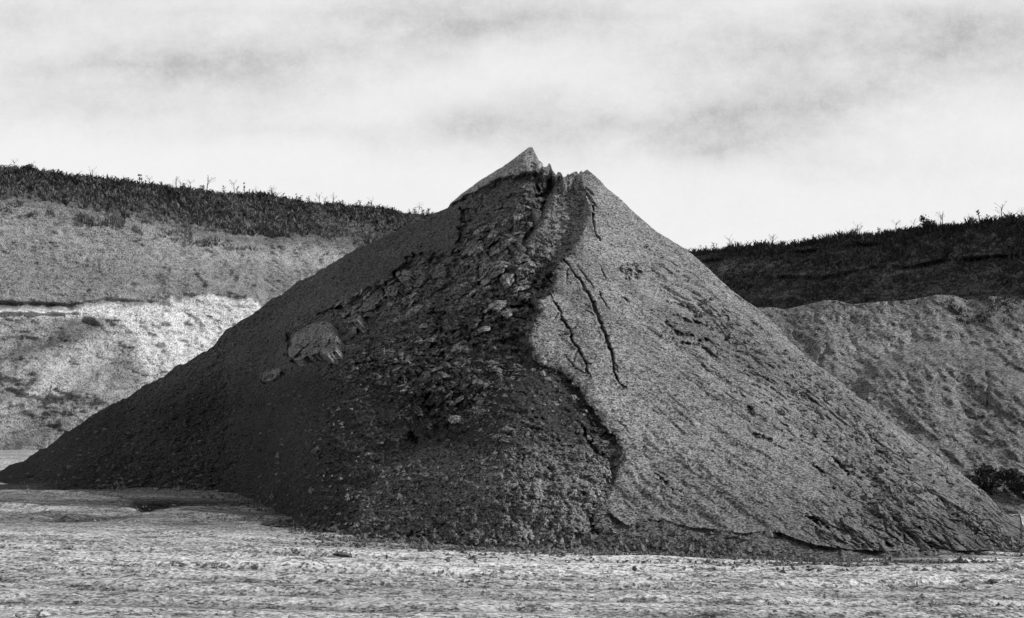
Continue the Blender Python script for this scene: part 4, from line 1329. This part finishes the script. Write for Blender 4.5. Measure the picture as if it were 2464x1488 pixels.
KN = {'s': ('upright spiky weed', 'spiky weeds'), 'u': ('thin branched weed', 'branched weeds'), 'l': ('leafy weed', 'leafy weeds')}
rr = random.Random(5)
for i in range(125):
    u = rr.uniform(2, 1050); k = rr.choice('ssullllll'); h = rr.uniform(7, 18) if k != 'u' else rr.uniform(16, 28)
    weed('L', u, h, k, KN[k][0] + (', taller than most, ' if h > 14 else ', low, ') + stretch_of('L', u), KN[k][1] + ' on the left skyline')
for i in range(55):
    u = rr.uniform(1650, 2462); k = rr.choice('suulll'); h = rr.uniform(9, 18) if k != 'u' else rr.uniform(14, 26)
    weed('R', u, h, k, KN[k][0] + (', taller than most, ' if h > 14 else ', low, ') + stretch_of('R', u), KN[k][1] + ' on the right skyline')
for u, h, k, lab in ((341, 28, 's', 'tall spiky weed in the clump a third of the way along the left skyline'), (349, 25, 's', 'tall spiky weed right of its twin in the left skyline clump'),
                     (497, 34, 'u', 'tall pale branched weed standing alone on the left skyline'), (565, 30, 'u', 'tall branched weed left of a single tall stalk on the left skyline'), (591, 28, 's', 'single tall narrow stalk on the left skyline'),
                     (650, 22, 'l', 'bushy leafy weed nearest the heap on the left skyline')):
    weed('L', u, h, k, lab, None)
for u, h, k, lab in ((2057, 30, 'u', 'wide branched weed in the middle of the right skyline'), (2357, 32, 's', 'tall dark spiky weed near the right end of the right skyline'), (2262, 30, 'u', 'pale branched weed just right of the round bush'), (2410, 36, 'u', 'tall branched weed nearest the right edge of the picture')):
    weed('R', u, h, k, lab, None)


def shrub(name, base, w, h, nleaf, leaf, seed, label, mat, cat='bush', stems=7, depth=None):
    """bush: stems that fork, and leaf-sized faces through an uneven crown"""
    r = np.random.default_rng(seed)
    root = empty(name, base)
    tag(root, label, cat)
    co, f = [], []
    for i in range(stems):
        a = r.uniform(0, 6.28); tip = np.array([math.cos(a) * w * .38 * r.uniform(.3, 1), math.sin(a) * w * .38 * r.uniform(.3, 1), h * r.uniform(.6, .95)])
        prev = np.zeros(3)
        for k in range(1, 5):
            q = tip * (k / 4) + r.normal(0, .02 * h, 3) * [1, 1, .3]
            wd = .02 * h * (1.15 - k / 4)
            for s in (np.array([1, 0, 0]), np.array([0, 1, 0])):
                j = len(co); co += [prev - s * wd * 1.3, prev + s * wd * 1.3, q + s * wd, q - s * wd]; f.append((j, j + 1, j + 2, j + 3))
            prev = q
    o = mesh_np('stems', np.array(co) + np.array(base), np.array(f), M_bark, root, None, False)
    # clumps
    nc = 9
    cc = np.stack([r.normal(0, w * .26, nc), r.normal(0, (depth or w) * .26, nc), h * r.uniform(.25, .88, nc)], -1)
    k = r.integers(0, nc, nleaf)
    pos = cc[k] + r.normal(0, 1, (nleaf, 3)) * np.array([w * .12, w * .12, h * .12])
    pos[:, 2] = np.clip(pos[:, 2], .02, None)
    d1 = r.normal(0, 1, (nleaf, 3)); d1 /= np.linalg.norm(d1, axis=1)[:, None]
    d2 = np.cross(d1, r.normal(0, 1, (nleaf, 3))); d2 /= np.linalg.norm(d2, axis=1)[:, None]
    s = leaf * r.uniform(.6, 1.3, nleaf)[:, None]
    co = np.stack([pos - d1 * s, pos + d2 * s * .5, pos + d1 * s, pos - d2 * s * .5], 1).reshape(-1, 3)
    f = np.arange(nleaf * 4).reshape(-1, 4)
    o = mesh_np('crown', co + np.array(base), f, mat, root, None, False)
    return root


M_bush = plain('bush_leaves', 0.035, 0.4, 5)
p = sky_pt('R', 2231)
shrub('round_bush', (p[0], p[1] - .3, p[2] - .15), 0.55, 0.58, 1300, .04, 61, 'round dark bush standing alone on the right skyline', M_bush)
p = sky_pt('L', 72)
shrub('dark_bush', (p[0], p[1] - .3, p[2] - .3), 0.8, 0.62, 900, .06, 62, 'dark ragged bush at the far left of the left skyline', M_bush)


def spoil_pt(u, v, dy=0):
    c = int(np.argmin(np.abs(PU[-1] - u)))
    r = int(np.argmin(np.abs(PV[:, c] - v)))
    return PB[r, c]


for (u, v, w, h, n, lab, sd) in ((2338, 1172, .85, .44, 2200, 'dark low shrub behind the right edge of the heap', 63), (2446, 1185, .8, .42, 1500, 'dark shrub touching the right edge of the picture', 64),
                                 (2392, 1158, .7, .32, 800, 'small shrub between the two dark shrubs at the right', 65)):
    q = spoil_pt(u, v)
    shrub('low_shrub', (q[0], q[1] - .4, q[2] - .05), w, h, n, .045, sd, lab, M_bush, 'shrub')
